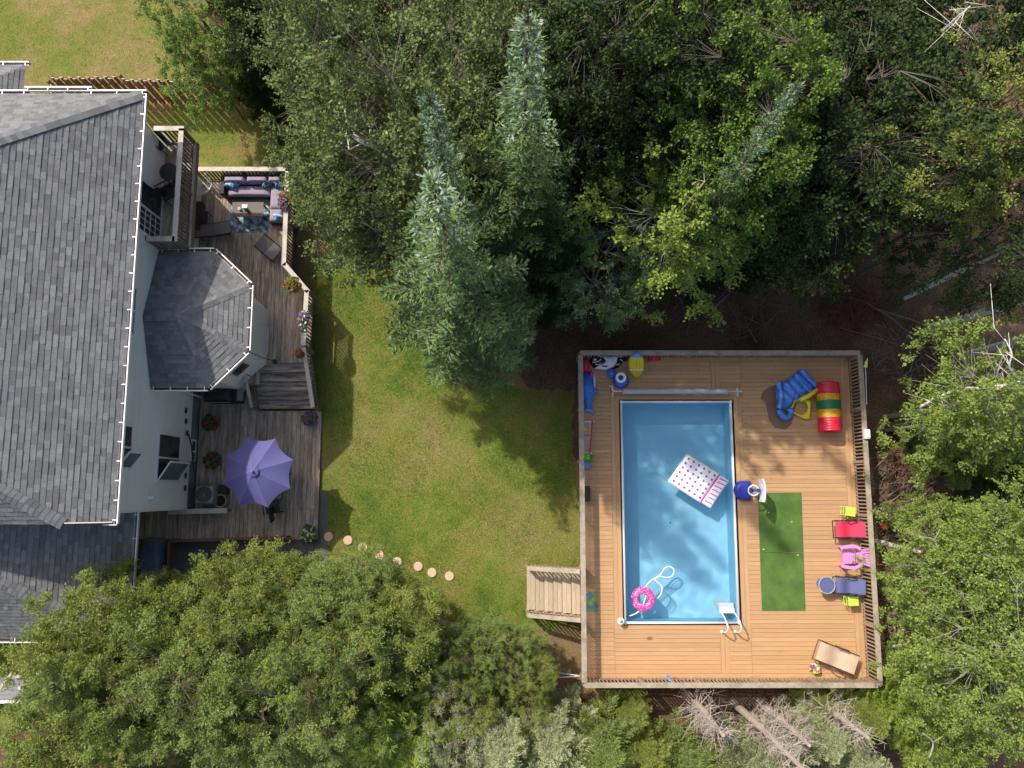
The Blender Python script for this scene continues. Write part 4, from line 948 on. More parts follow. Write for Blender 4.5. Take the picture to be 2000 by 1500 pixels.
def wall_panel(parent, a, b, z0, z1, out, name='window', fr=.07, d=.06, mull=None, frm='white', pane='glass', prong=.03):
    """framed opening between a and b (xy) on a wall facing out"""
    a, b = V(*a, 0), V(*b, 0); o = V(*out, 0); Z = V(0, 0, 1); u = (b - a).normalized(); base = o * prong
    f_ = MB()
    f_.beam(a + base + Z * (z0 + fr / 2), b + base + Z * (z0 + fr / 2), d, fr); f_.beam(a + base + Z * (z1 - fr / 2), b + base + Z * (z1 - fr / 2), d, fr)
    for p in (a + u * fr / 2, b - u * fr / 2): f_.beam(p + base + Z * (z0 + fr), p + base + Z * (z1 - fr), d, fr, up=tuple(o))
    for q_ in (mull or []):
        p = a + (b - a) * q_; f_.beam(p + base + Z * (z0 + fr), p + base + Z * (z1 - fr), d * .98, fr, up=tuple(o))
    w_ = f_.build(name, M[frm], parent)
    MB().beam((a + u * fr) + o * (prong + .01) + Z * (z0 + z1) / 2, (b - u * fr) + o * (prong + .01) + Z * (z0 + z1) / 2, .008, z1 - z0 - 2 * fr).build('pane', M[pane], w_)
    return w_
def proj(t): return t
# windows on the east wall
p0, p1 = PX(300, 943, WX), PX(345, 850, WX); wn = wall_panel(hs, (WX, p0.y), (WX, p1.y), p1.z - .2, p0.z, (1, 0), mull=[.5], prong=.05)
y0, y1, zt, zb_ = p0.y + .08, (p0.y + p1.y) / 2 - .03, p0.z - .08, p1.z - .12
def open_sash(parent, ya, yb, z0, z1, ang):
    dx_, dy_ = math.sin(ang), math.cos(ang); b = V(WX + .09, ya, 0); e = b + V(dx_, dy_, 0) * (yb - ya); f_ = MB(); Z = V(0, 0, 1)
    f_.beam(b + Z * z0, e + Z * z0, .04, .05); f_.beam(b + Z * z1, e + Z * z1, .04, .05); f_.beam(b + Z * z0, b + Z * z1, .04, .05, up=(dx_, dy_, 0)); f_.beam(e + Z * z0, e + Z * z1, .04, .05, up=(dx_, dy_, 0))
    s_ = f_.build('open_sash', M['white'], parent); MB().beam(b + Z * (z0 + z1) / 2, e + Z * (z0 + z1) / 2, .008, z1 - z0 - .05).build('pane', M['glasst'], s_)
open_sash(wn, y0, y1, zb_ + .05, zt, math.radians(32))
wn2 = wall_panel(hs, (WX, .55), (WX, 1.85), 4.85, 5.75, (1, 0), mull=[.5], prong=.05); open_sash(wn2, .63, 1.17, 4.93, 5.68, math.radians(38))
wall_panel(hs, (WX, 4.35), (WX, 5.8), 5.15, 5.9, (1, 0), mull=[.5], prong=.05)
wall_panel(hs, (WX, .98), (WX, 1.72), .32, .72, (1, 0), 'cellar_window', fr=.05, mull=[.45], prong=.03)
# sliding door of the balcony
d1, d2 = PX(298, 462, WX), PX(298, 385, WX); dr = wall_panel(hs, (WX, 7.45), (WX, 9.05), 3.92, 5.75, (1, 0), 'balcony_door', fr=.08, mull=[.5], prong=.05)
mg = MB()
for k in range(1, 4): mg.beam((WX + .075, 7.5 + k * .19, 4.0), (WX + .075, 7.5 + k * .19, 5.67), .015, .02, up=(1, 0, 0))
for k in range(1, 5): mg.beam((WX + .075, 7.53, 4.0 + k * .33), (WX + .075, 8.2, 4.0 + k * .33), .015, .02)
mg.build('door_grille', M['white'], dr)
# wall light on the siding
q = PX(289, 974, WX); wlg = MB().bb((WX + .03, q.y - .06, q.z - .08), (WX + .1, q.y + .1, q.z + .08)); wlg.bb((WX + .1, q.y - .02, q.z - .03), (WX + .2, q.y + .08, q.z + .05)).build('wall_lamp', M['white'], hs)
dp_ = MB().tube([(WX + .1, 3.3, 3.8), (WX + .25, 3.25, 2.5), (WX + .12, 3.2, 1.0), (WX + .5, 3.1, .5)], .04, 8).build('downspout', M['white'], bay, smooth=True)
# bay door (east face) and window (south-east face)
wall_panel(bay, (-8.33, 4.55), (-8.33, 5.55), 1.0, 3.2, (1, 0), 'patio_door', fr=.06, pane='white')
dd = V(-8.33 + 9.24, 4.32 - 3.42, 0).normalized(); a = V(-9.24, 3.42, 0) + dd * .35; b = a + dd * .65
wall_panel(bay, (a.x, a.y), (b.x, b.y), 1.9, 2.7, (dd.y, -dd.x), fr=.07)
# satellite style arm lamp from the bay
am = MB().tube([(-8.3, 4.35, 2.6), (-7.95, 4.2, 2.55), (-7.6, 4.1, 2.5)], .014, 6); o = am.build('bracket', M['dark'], bay)
MB().lathe([(0, .1), (.06, .06), (.08, -.06), (0, -.06)], (-7.6, 4.1, 2.42), 14).build('hanging_lamp', M['dark'], bay, smooth=True)

# ---------------------------------------------------------------- balcony
bc = thing('balcony', 'weathered first floor balcony with baluster railing attached to the house wall', 'balcony', (-10.4, 9, 3.9))
BX, BY0, BY1, ZB = -9.95, 7.36, 10.80, 3.9
MB_ = boards(MB(), WX + .04, BX + .08, BY0 - .05, BY1 + .05, ZB, 'y', seed=40, seg=0); MB_.build('floor_boards', M['grey'], bc)
MB().bb((WX + .05, BY0 - .04, ZB - .26), (BX + .07, BY0 + .0, ZB - .04)).bb((WX + .05, BY1, ZB - .26), (BX + .07, BY1 + .04, ZB - .04)).bb((BX + .03, BY0, ZB - .26), (BX + .07, BY1, ZB - .04)).build('joists', M['balg'], bc)
railing(bc, [(WX + .08, BY1), (BX, BY1), (BX, BY0), (WX + .08, BY0)], ZB, ZB + .95, M['cap'], M['balg'], capw=.15, pitch=.12)
for y in (BY0 + .3, BY1 - .3): MB().beam((WX + .05, y, 3.0), (BX - .1, y, ZB - .28), .09, .09).build('support_brace', M['balg'], bc)
q = P(329, 335, ZB + .74); tb_ = thing('balcony_table', 'round black table on the balcony', 'table', (q.x, q.y, ZB))
MB().lathe([(0, .72), (.27, .72), (.28, .735), (.27, .745), (0, .745)], (q.x, q.y, ZB), 28).build('table_top', M['dark'], tb_)
MB().cyl((q.x, q.y, ZB + .02), (q.x, q.y, ZB + .72), .03).build('pedestal', M['dark'], tb_); MB().lathe([(.2, 0), (.2, .02), (.03, .05)], (q.x, q.y, ZB), 16).build('base', M['dark'], tb_)
def patio_chair(px, py, z, ang, m, label, name='patio_chair', group=None):
    q = P(px, py, z + .45); t = thing(name, label, 'chair', (q.x, q.y, z), ang, group)
    MB().box((0, 0, .44), (.44, .46, .03)).build('seat', m, t, world=False); MB().beam((-.22, 0, .45), (-.32, 0, .92), .44, .03, up=(1, 0, 0) if False else (0, 1, 0)).build('backrest', m, t, world=False)
    for sx in (-1, 1):
        for sy in (-1, 1): MB().cyl((sx * .2, sy * .21, 0), (sx * .19, sy * .2, .43), .015, n=6).build('leg', m, t, world=False)
    for sy in (-1, 1): MB().tube([(.2, sy * .24, .43), (.18, sy * .25, .64), (-.25, sy * .25, .66)], .018, 6).build('armrest', m, t, world=False)
    return t
patio_chair(318, 275, ZB, math.radians(-50), M['dark'], 'black balcony chair beyond the round table'); patio_chair(328, 375, ZB, math.radians(30), M['dark'], 'black balcony chair on the near side of the round table')

# ---------------------------------------------------------------- upper and lower house decks
ZU, ZL = .95, .14
ud = thing('upper_deck', 'weathered grey upper deck wrapping around the bay', 'deck', (-9, 8, 0))
m_ = boards(MB(), -10.85, -7.60, 7.46, 10.78, ZU, 'y', seed=50, seg=3, pitch=.145)
boards(m_, -10.85, -8.53, 3.55, 7.455, ZU, 'y', seed=51, seg=3); boards(m_, -8.53, -7.60, 4.30, 7.455, ZU, 'y', seed=52, seg=3)
boards(m_, -7.60, -6.86, 4.30, 6.59, ZU, 'y', seed=53, seg=3)
m_.add([(-7.60, 6.59, ZU), (-6.86, 6.59, ZU), (-7.60, 7.45, ZU), (-7.60, 6.59, ZU - .03), (-6.86, 6.59, ZU - .03), (-7.60, 7.45, ZU - .03)], [(0, 1, 2), (5, 4, 3), (1, 4, 5, 2)])
m_.build('deck_boards', M['grey'], ud)
fr_ = MB()
for a, b in (((-10.8, 10.73), (-7.65, 10.73)), ((-7.64, 10.73), (-7.64, 7.48)), ((-7.64, 7.46), (-6.9, 6.56)), ((-6.9, 6.56), (-6.9, 4.34)), ((-6.9, 4.34), (-8.8, 4.34))): fr_.beam((*a, ZU - .15), (*b, ZU - .15), .04, .22)
for x, y in ((-10, 10.6), (-7.75, 10.6), (-7.75, 8.7), (-7.05, 6.1), (-7.05, 4.5), (-8.75, 4.5)): fr_.box((x, y, .4), (.1, .1, .8))
fr_.build('frame', M['under'], ud)
railing(ud, [(-10.8, 10.79), (-7.60, 10.79), (-7.60, 7.49), (-6.80, 6.58), (-6.85, 4.72)], ZU, ZU + .94, M['cap'], M['balg'], capw=.15, pitch=.12, posts=1.7)
stp_ = thing('house_deck_stair', 'weathered stair of wide treads linking the upper and lower house decks', 'stair', (-7.7, 3.5, 0))
tm = MB()
for i in range(5):
    y1_ = 4.29 - i * .30; z = ZU - (i + 1) * .135
    for k in range(2): tm.bb((-8.75, y1_ - .29 + k * .145 + .003, z - .035), (-6.84, y1_ - .29 + (k + 1) * .145 - .004, z))
    tm.bb((-8.75, y1_ - .002, z), (-6.84, y1_ + .016, z + .10))
tm.build('treads', M['greyx'], stp_)
MB().beam((-6.82, 4.28, ZU - .2), (-6.82, 2.8, ZL + .05), .04, .2).build('stringer', M['balg'], stp_); MB().beam((-8.78, 4.28, ZU - .2), (-8.78, 2.8, ZL + .05), .04, .2).build('stringer', M['balg'], stp_)
railing(stp_, [(-6.84, 4.65), (-6.66, 2.76)], [ZU - .05, ZL + .1], [ZU + .93, ZL + .98], M['cap'], M['balg'], capw=.13, pitch=.12)
railing(stp_, [(-8.85, 4.28), (-8.72, 2.76)], [ZU, ZL + .1], [ZU + .9, ZL + .95], M['cap'], M['balg'], capw=.10, pitch=.3)
ldk = thing('lower_deck', 'dark weathered lower deck carrying the umbrella, beside the lawn', 'deck', (-8, 0, 0))
m_ = boards(MB(), WX + .04, -6.60, -.62, 2.74, ZL, 'y', seed=60, seg=2.8); boards(m_, -13.2, -6.60, -1.63, -.625, ZL, 'y', seed=61, seg=0); boards(m_, WX + .04, -8.85, 2.74, 4.4, ZL, 'y', seed=62, seg=0)
m_.build('deck_boards', M['grey'], ldk)
MB().beam((-6.62, -1.62, ZL - .08), (-6.62, 2.74, ZL - .08), .04, .1).beam((-6.62, -1.65, ZL - .08), (-13.2, -1.65, ZL - .08), .04, .1).build('frame', M['balg'], ldk)
q = P(386, 998, .7); o = thing('bench_wall', 'narrow weathered timber ledge beside the heat pump', 'ledge', (q.x, q.y, ZL)); a, b = P(329, 1000, .72), P(444, 997, .72)
MB().beam(a, b, .17, .05).build('cap', M['cap'], o); MB().beam(a - V(0, 0, .2), b - V(0, 0, .2), .08, .34).build('wall', M['balg'], o)
a_, b_ = P(331, 1057, .6), P(560, 1049, .6); pb_ = thing('raised_planter', 'brown timber frame under the conifer branches by the lower deck', 'planter', (a_.x, a_.y, 0))
MB().beam(a_, b_, .09, .05).beam(a_, a_ + V(0, -1.2, 0), .09, .05).build('frame', M['fence'], pb_); MB().beam(a_ - V(0, 0, .3), b_ - V(0, 0, .3), .04, .55).beam(a_ - V(0, 0, .3), a_ + V(0, -1.2, -.3), .04, .55).build('side', M['fence'], pb_)

# umbrella
zc_ = 2.55; cU = P(496, 921, zc_ + .25); um = thing('patio_umbrella', 'open periwinkle blue eight sided patio umbrella over the lower deck', 'umbrella', (cU.x, cU.y, ZL))
R0 = 1.17; a0 = math.radians(22.5 - 4); cm = MB(); rings = 8; per = 8; vs = [(cU.x, cU.y, zc_ + .32)]
for i in range(1, rings + 1):
    f_ = i / rings
    for k in range(8 * per):
        s_ = k / per; kk = int(s_); t_ = s_ - kk
        A1, A2 = a0 + kk * math.pi / 4, a0 + (kk + 1) * math.pi / 4
        p = V(math.cos(A1), math.sin(A1), 0) * (1 - t_) + V(math.cos(A2), math.sin(A2), 0) * t_
        sc = 1 - .10 * f_ * f_ * (4 * t_ * (1 - t_))
        z = zc_ + .32 - .42 * f_ ** 1.15 - .035 * math.sin(math.pi * t_) * f_
        vs.append((cU.x + p.x * R0 * f_ * sc, cU.y + p.y * R0 * f_ * sc, z))
nR = 8 * per; fs = [(0, 1 + k, 1 + (k + 1) % nR) for k in range(nR)] + [(1 + (i - 1) * nR + k, 1 + i * nR + k, 1 + i * nR + (k + 1) % nR, 1 + (i - 1) * nR + (k + 1) % nR) for i in range(1, rings) for k in range(nR)]
cm.add(vs, fs); cm.build('canopy', M['umb'], um, smooth=False)
for k in range(8):
    A1 = a0 + k * math.pi / 4; MB().tube([(cU.x + math.cos(A1) * .05, cU.y + math.sin(A1) * .05, zc_ + .29), (cU.x + math.cos(A1) * .6, cU.y + math.sin(A1) * .6, zc_ + .32 - .42 * (.6 / R0) ** 1.15 - .01), (cU.x + math.cos(A1) * R0, cU.y + math.sin(A1) * R0, zc_ - .11)], .009, 6).build('rib', M['steel'], um)
    MB().beam((cU.x + math.cos(A1) * .06, cU.y + math.sin(A1) * .06, zc_ + .322), (cU.x + math.cos(A1) * R0 * .985, cU.y + math.sin(A1) * R0 * .985, zc_ - .092), .016, .006).build('seam', M['umb'], um)
vt = MB(); 
for k in range(8):
    A1, A2 = a0 + k * math.pi / 4, a0 + (k + 1) * math.pi / 4; c0 = V(cU.x, cU.y, zc_ + .40)
    vt.add([c0, c0 + V(.17 * math.cos(A1), .17 * math.sin(A1), -.07), c0 + V(.17 * math.cos(A2), .17 * math.sin(A2), -.07)], [(0, 1, 2)])
vt.build('vent_cap', M['umb'], um); MB().ell((cU.x, cU.y, zc_ + .43), (.035, .035, .05)).build('finial', M['cush'], um, smooth=True)
MB().cyl((cU.x, cU.y, ZL), (cU.x, cU.y, zc_ + .38), .02, n=10).build('pole', M['steel'], um); MB().lathe([(.25, 0), (.25, .05), (.04, .12), (.03, .3)], (cU.x, cU.y, ZL), 20).build('base', M['dark'], um)
dt = thing('dining_table', 'dark patio table mostly hidden below the blue umbrella', 'table', (cU.x, cU.y, ZL)); MB().lathe([(.05, .70), (.5, .70), (.51, .72), (.5, .73), (.05, .73)], (cU.x, cU.y, ZL), 32).build('table_top', M['dark'], dt)
for k in range(4): MB().cyl((cU.x + .35 * math.cos(k * 1.571), cU.y + .35 * math.sin(k * 1.571), ZL), (cU.x + .3 * math.cos(k * 1.571), cU.y + .3 * math.sin(k * 1.571), ZL + .7), .02, n=8).build('leg', M['dark'], dt)
patio_chair(532, 990, ZL, math.radians(100), M['dark'], 'dark patio chair barely peeping out below the blue umbrella')

# heat pump, pot, flowers, grill, tarp heap
q = P(398, 966, ZL + .75); ac = thing('heat_pump', 'square grey outdoor unit with a round fan grille against the wall', 'heat pump', (q.x, q.y, ZL))
MB().pillow([(q.x - .33, q.y - .34), (q.x + .33, q.y - .34), (q.x + .33, q.y + .34), (q.x - .33, q.y + .34)], ZL + .005, .74, 10, sub=6, dome=14).build('body', M['steel'], ac, smooth=True)
gr = MB()
for k in range(5): gr.torus((q.x, q.y, ZL + .76), .06 + .05 * k, .006, 32, 6)
for k in range(10): gr.cyl((q.x, q.y, ZL + .765), (q.x + .27 * math.cos(k * .628), q.y + .27 * math.sin(k * .628), ZL + .765), .006, n=4)
gr.build('fan_grille', M['steel'], ac); MB().lathe([(0, .748), (.27, .75), (.27, .752)], (q.x, q.y, ZL), 32).build('fan_opening', M['dark'], ac)
bx = MB().bb((q.x + .36, q.y + .0, ZL), (q.x + .58, q.y + .33, ZL + .35)).build('utility_box', M['dark']); tag(bx, 'low black box beside the heat pump', 'box')
q = P(430, 978, ZL + .4); pt = thing('round_planter', 'round stone planter filled with bare soil next to the heat pump', 'planter', (q.x, q.y, ZL))
MB().lathe([(0, 0), (.15, 0), (.22, .4), (.225, .42), (.185, .42), (.18, .36), (0, .36)], (q.x, q.y, ZL + .002), 28).build('pot', M['terra'], pt, smooth=False); MB().lathe([(0, .37), (.18, .37), (.18, .35)], (q.x, q.y, ZL), 20).build('soil', M['soil'], pt)
flower_pot(410, 826, ZL, .30, [M['leafr'], M['leafg'], M['petd']], 'potted dark red flowers in the shade near the grill', 8, n=200, leafm='leafr'); flower_pot(413, 900, ZL, .30, [M['leafr'], M['leafg'], M['petd']], 'potted dark red flowers between the wall and the umbrella', 9, n=200, leafm='leafr')
flower_pot(603, 1041, ZL, .27, [M['leafg'], M['leafg'], M['petw']], 'white flowering plant at the corner of the lower deck', 10, n=260, hz=.25)
flower_pot(604, 817, ZL, .27, [M['leafr'], M['leafr'], M['petp']], 'purple flowering plant at the foot of the house deck stair', 11, n=170, hz=.3)
def basket(px, py, z, pets, label, seed, rr=.26, ry=None):
    q = P(px, py, z); t = thing('flower_basket', label, 'flower basket', (q.x, q.y, z - .3), group='flower baskets on the house railing')
    MB().lathe([(0, -.22), (.1, -.2), (.16, -.08), (.17, 0), (0, 0)], q, 16).build('basket', M['dark'], t); blossoms(q, rr, ry or rr, .24, [M['leafg']] + pets, 260, seed, .045).build('foliage', [M['leafg']] + pets, t)
basket(556, 393, 1.95, [M['leafg'], M['petr'], M['petp']], 'flower basket of red and violet blooms hung by the sofa', 12, .22, .36); basket(570, 557, 1.9, [M['leafg'], M['petr']], 'bright red flower basket at the angled railing corner', 13, .30); basket(594, 627, 1.9, [M['leafg'], M['petp'], M['petw']], 'purple and white flower basket midway along the railing', 14, .20, .40)
basket(586, 690, 1.8, [M['petr']], 'small shaded red flower basket near the top of the house stair', 15, .14)
gq = P(428, 770, ZL + .95); gl = thing('grill', 'long dark covered barbecue grill under the edge of the bay', 'grill', (gq.x, gq.y, ZL))
MB().box((gq.x, gq.y, ZL + .45), (1.1, .46, .75)).build('cabinet', M['dark'], gl); MB().pillow([(gq.x - .42, gq.y - .24), (gq.x + .42, gq.y - .24), (gq.x + .42, gq.y + .24), (gq.x - .42, gq.y + .24)], ZL + .84, .22, 7, sub=4).build('lid', M['dark'], gl, smooth=True)
MB().cyl((gq.x - .35, gq.y - .27, ZL + .9), (gq.x + .35, gq.y - .27, ZL + .9), .015, n=8).build('handle', M['steel'], gl)
MB().box((gq.x + .66, gq.y, ZL + .8), (.22, .4, .03)).build('side_shelf', M['steel'], gl)
tq = P(297, 1078, .7); tp = thing('tarp_heap', 'blue grey tarpaulin draped over a stack between garage and deck', 'tarpaulin', (tq.x, tq.y, 0))
w_ = [tuple(P(a, b, .5)[:2]) for a, b in ((283, 1050), (316, 1052), (320, 1080), (318, 1130), (278, 1130), (276, 1075))]
MB().pillow(w_[::-1], .05, .75, 9, .02, 5, sub=5, dome=7).build('cover', M['tarp'], tp, smooth=True)
pw = [tuple(P(a, b, 0)[:2]) for a, b in ((180, 960), (640, 960), (640, 1110), (330, 1140), (180, 1180))]
o = MB().poly([(x, y, .016) for x, y in pw][::-1]).build('patio', M['pave']); tag(o, 'dark paving under and beside the lower deck', kind='structure')
# wall ornaments
orn = ['small dark ornament fixed low on the house wall, uppermost of the row', 'small dark slatted ornament second in the row on the house wall', 'small dark ornament above the cellar window', 'small dark butterfly ornament below the cellar window, upper of a pair', 'small dark butterfly ornament below the cellar window, lower of a pair', 'small scrolled metal ornament beside the heat pump']
for k, (px, py) in enumerate(((363, 802), (363, 823), (365, 846), (362, 912), (362, 929), (361, 953))):
    q = PX(px, py, WX + .05); mb = MB(); rr = random.Random(k)
    for s_ in (-1, 1): mb.pillow([(0, 0), (.01, 0)], 0, 0) if False else mb.ell(q + V(.02, s_ * .05, 0), (.015, .05, .07), 8, 5)
    mb.box(q + V(.015, 0, 0), (.03, .02, .18)).build('wall_ornament', M['dark'], smooth=False)
    o = bpy.context.scene.collection.objects[-1]; tag(o, orn[k], 'ornament', 'ornaments on the house wall')
o = MB().tube([PX(368, 848, WX + .15), PX(374, 870, WX + .2), PX(377, 905, WX + .25), PX(382, 945, WX + .3)], .025, 8).build('garden_pole', M['dark']); tag(o, 'long dark pole leaning along the house wall by the cellar window', 'pole')

# ---------------------------------------------------------------- upper deck furniture
zs = ZU + .42
so_ = thing('corner_sofa', 'mauve grey L shaped outdoor corner sofa in dark wicker', 'sofa', P(510, 375, ZU))
def quadpx(x0, y0, x1, y1, z): a, b = P(x0, y1, z), P(x1, y0, z); return a.x, a.y, b.x, b.y
ax0, ay0, ax1, ay1 = quadpx(440, 348, 553, 382, zs); bx0, by0, bx1, by1 = quadpx(525, 382, 552, 433, zs)
MB().bb((ax0, ay0 + .02, ZU + .02), (ax1, ay1 + .12, ZU + .26)).bb((bx0, by0, ZU + .02), (bx1, ay0 + .018, ZU + .26)).build('base', M['wick'], so_)
MB().bb((ax0, ay1 - .06, ZU + .262), (ax1 + .0, ay1 + .12, ZU + .66)).bb((ax0 - .12, ay0 + .02, ZU + .02), (ax0 - .002, ay1 + .12, ZU + .58)).build('back_frame', M['wick'], so_)
def cushion(x0, y0, x1, y1, z, h, m, name, par, dome=9, noise=0.0):
    return MB().pillow([(x0, y0), (x1, y0), (x1, y1), (x0, y1)], z, h, 7, noise, sub=6, dome=dome).build(name, m, par, smooth=True)
xm = bx0 - .01
cushion(ax0 + .02, ay0 + .02, xm, ay1 - .25, ZU + .262, .17, M['cush'], 'seat_cushion', so_); cushion(xm + .01, by0 + .02, bx1, by0 + (ay0 - by0) * .5, ZU + .262, .17, M['cush'], 'seat_cushion', so_)
cushion(xm + .01, by0 + (ay0 - by0) * .5 + .01, bx1, ay1 - .25, ZU + .262, .17, M['cush'], 'seat_cushion', so_)
for k in range(2): w2 = (xm - ax0) / 2; cushion(ax0 + k * w2 + .01, ay1 - .24, ax0 + (k + 1) * w2 - .01, ay1 - .07, ZU + .43, .34, M['cush'], 'back_cushion', so_)
cushion(xm + .01, ay1 - .24, bx1, ay1 - .07, ZU + .43, .34, M['cush'], 'back_cushion', so_)
for px, py, m, lb_, sc in ((450, 358, 'pilb', 'blue and white pillow at the left end of the sofa', 1.15), (518, 355, 'pilt', 'dark teal pillow in the middle of the sofa back', 1), (543, 356, 'pilb', 'blue and white pillow in the sofa corner', .9), (543, 421, 'pilb', 'blue and white pillow standing at the near end of the sofa', .9)):
    q = P(px, py, zs + .2); hw = .17 * sc; an = random.Random(px).uniform(-.5, .5)
    ps = [(q.x + (x * math.cos(an) - y * math.sin(an)) * hw * 1.25, q.y + (x * math.sin(an) + y * math.cos(an)) * hw * .8) for x, y in ((-1, -1), (0, -.85), (1, -1), (.9, 0), (1, 1), (0, .85), (-1, 1), (-.9, 0))]
    o = MB().pillow(ps, zs + .03, .22, 7, sub=3, dome=2.5).build('throw_pillow', M[m], smooth=True); tag(o, lb_, 'pillow', 'throw pillows on the sofa')
x0, y0, x1, y1 = quadpx(449, 397, 526, 454, ZU); o = MB().bb((x0, y0, ZU + .005), (x1, y1, ZU + .02)).build('outdoor_rug', M['rug']); tag(o, 'teal and grey patterned rug under the coffee table', 'rug')
x0, y0, x1, y1 = quadpx(453, 395, 515, 423, ZU + .45); ct = thing('coffee_table', 'taupe rectangular coffee table in front of the sofa', 'coffee table', ((x0 + x1) / 2, (y0 + y1) / 2, ZU + .02))
MB().bb((x0, y0, ZU + .42), (x1, y1, ZU + .46)).build('table_top', M['brownt'], ct)
for x in (x0 + .05, x1 - .05):
    for y in (y0 + .05, y1 - .05): MB().bb((x - .025, y - .025, ZU + .02), (x + .025, y + .025, ZU + .418)).build('leg', M['wick'], ct)
for px, py, m, lb_, r_ in ((468, 408, 'petw', 'small white candle jar on the coffee table, leftmost', .045), (486, 405, 'petw', 'small dark potted plant on the white tray', .0),):
    q = P(px, py, ZU + .5)
    if r_: o = MB().lathe([(0, 0), (r_, 0), (r_, .09), (r_ * .7, .09), (r_ * .7, .05), (0, .05)], (q.x, q.y, ZU + .461), 14).build('candle_jar', M['vinyl']); tag(o, lb_, 'jar')
q = P(478, 403, ZU + .46); o = MB().bb((q.x - .09, q.y - .06, ZU + .461), (q.x + .09, q.y + .06, ZU + .475)).build('tray', M['vinyl']); tag(o, 'small white tray on the coffee table', 'tray')
q = P(483, 411, ZU + .5); pl0 = thing('table_plant', 'tiny dark green plant in a pot on the coffee table', 'potted plant', (q.x, q.y, ZU + .46)); MB().lathe([(0, 0), (.04, 0), (.05, .07), (0, .07)], (q.x, q.y, ZU + .461), 12).build('pot', M['dark'], pl0); blossoms((q.x, q.y, ZU + .55), .09, .07, .08, [M['dgreen']], 40, 3, .03).build('foliage', M['dgreen'], pl0)
def chaise(p0, p1, wdt, label):
    a, b = V(p0.x, p0.y, 0), V(p1.x, p1.y, 0); d = b - a; L = d.length; t = thing('grey_chaise', label, 'chaise', (a.x, a.y, ZU), math.atan2(d.y, d.x), 'grey chaises on the upper deck')
    for k, (s0, s1, z0, z1) in enumerate(((0, .47, .36, .34), (.49, 1, .34, .52))):
        c_ = MB(); c_.beam((s0 * L, 0, z0), (s1 * L, 0, z1), wdt, .05); c_.build('seat_panel' if k == 0 else 'back_panel', M['greyf'], t, world=False)
    for s_ in (-1, 1):
        MB().tube([(0, s_ * (wdt / 2 + .02), .34), (.48 * L, s_ * (wdt / 2 + .02), .32), (L, s_ * (wdt / 2 + .02), .5)], .018, 8).build('side_tube', M['dark'], t, world=False)
        for x in (.1, .85): MB().cyl((x * L, s_ * wdt / 2, 0), (x * L, s_ * wdt / 2, .33), .018, n=6).build('leg', M['dark'], t, world=False)
chaise(P(449, 442, ZU + .4), P(377, 453, ZU + .45), .42, 'grey two part chaise lying across the deck near the dark table'); chaise(P(541, 497, ZU + .4), P(507, 469, ZU + .45), .50, 'grey two part chaise set at an angle by the railing')
# wire egg chair frame
q = P(394, 362, ZU + .4); eg = thing('wire_chair', 'round openwork white wire chair against the far railing', 'wire chair', (q.x, q.y, ZU))
ws = MB()
for k in range(7):
    rr_ = .06 + .055 * k; ws.torus((q.x, q.y, ZU + .28 + .05 * k * k / 7), rr_, .007, 28, 5)
for k in range(18):
    a = k * math.pi / 9; ws.tube([(q.x + (.06 + .055 * j) * math.cos(a + .12 * j), q.y + (.06 + .055 * j) * math.sin(a + .12 * j), ZU + .28 + .05 * j * j / 7) for j in range(7)], .006, 4)
ws.build('seat', M['white'], eg); bk = MB()
for k in range(9):
    a = math.radians(100 + k * 10); bk.tube([(q.x + .38 * math.cos(a), q.y + .38 * math.sin(a), ZU + .5), (q.x - .05 + .30 * math.cos(a), q.y + .42 + .05 * math.sin(a), ZU + 1.0)], .006, 4)
bk.build('back', M['white'], eg)
for k in range(4): MB().cyl((q.x + .1 * math.cos(k * 1.57), q.y + .1 * math.sin(k * 1.57), ZU + .3), (q.x + .26 * math.cos(k * 1.57), q.y + .26 * math.sin(k * 1.57), ZU), .01, n=6).build('leg', M['white'], eg)
q = P(388, 405, ZU + .5); dt2 = thing('side_stool', 'dark round side table in the shade beside the balcony', 'side table', (q.x, q.y, ZU)); MB().lathe([(0, .45), (.22, .45), (.23, .47), (0, .48)], (q.x, q.y, ZU), 20).build('table_top', M['wick'], dt2); MB().cyl((q.x, q.y, ZU), (q.x, q.y, ZU + .45), .04).build('pedestal', M['wick'], dt2)
patio_chair(392, 425, ZU, math.radians(90), M['wick'], 'dark wicker chair in the shade next to the grey chaise')

# ---------------------------------------------------------------- brown board fence behind the house
fc = thing('board_fence', 'brown vertical board fence with pale tops behind the house', 'fence', P(98, 152, 0))
fa, fb, fc1, fd = P(98, 153, 1.75), P(232, 151, 1.75), P(236, 156, 1.68), P(560, 160, 1.68)
def fence_run(a, b, z, seed):
    r = random.Random(seed); d = V(b.x - a.x, b.y - a.y, 0); L = d.length; u = d / L; n = int(L / .152); mb = MB(); tp_ = MB(); s_ = u.cross(V(0, 0, 1))
    for k in range(n):
        p = V(a.x, a.y, 0) + u * (k + .5) * .152; off = s_ * (.03 if k % 2 else -.03); dz = r.uniform(-.015, .015)
        mb.beam(p + off + V(0, 0, .05), p + off + V(0, 0, z + dz), .019, .143, up=tuple(s_)); tp_.box(p + off + V(0, 0, z + dz + .006), (.13, .024, .01), rz=math.atan2(u.y, u.x))
    mb.build('boards', M['fence'], fc); tp_.build('board_tops', M['fencetop'], fc)
    rl_ = MB()
    for zz in (.35, 1.35): rl_.beam(V(a.x, a.y, zz), V(b.x, b.y, zz), .04, .09)
    rl_.build('rails', M['fence'], fc)
    m = max(1, int(L / 2.2))
    for k in range(m + 1): p = V(a.x, a.y, 0) + d * k / m; MB().box(p + V(0, 0, z / 2) - s_ * .09, (.09, .09, z)).build('post', M['fence'], fc)
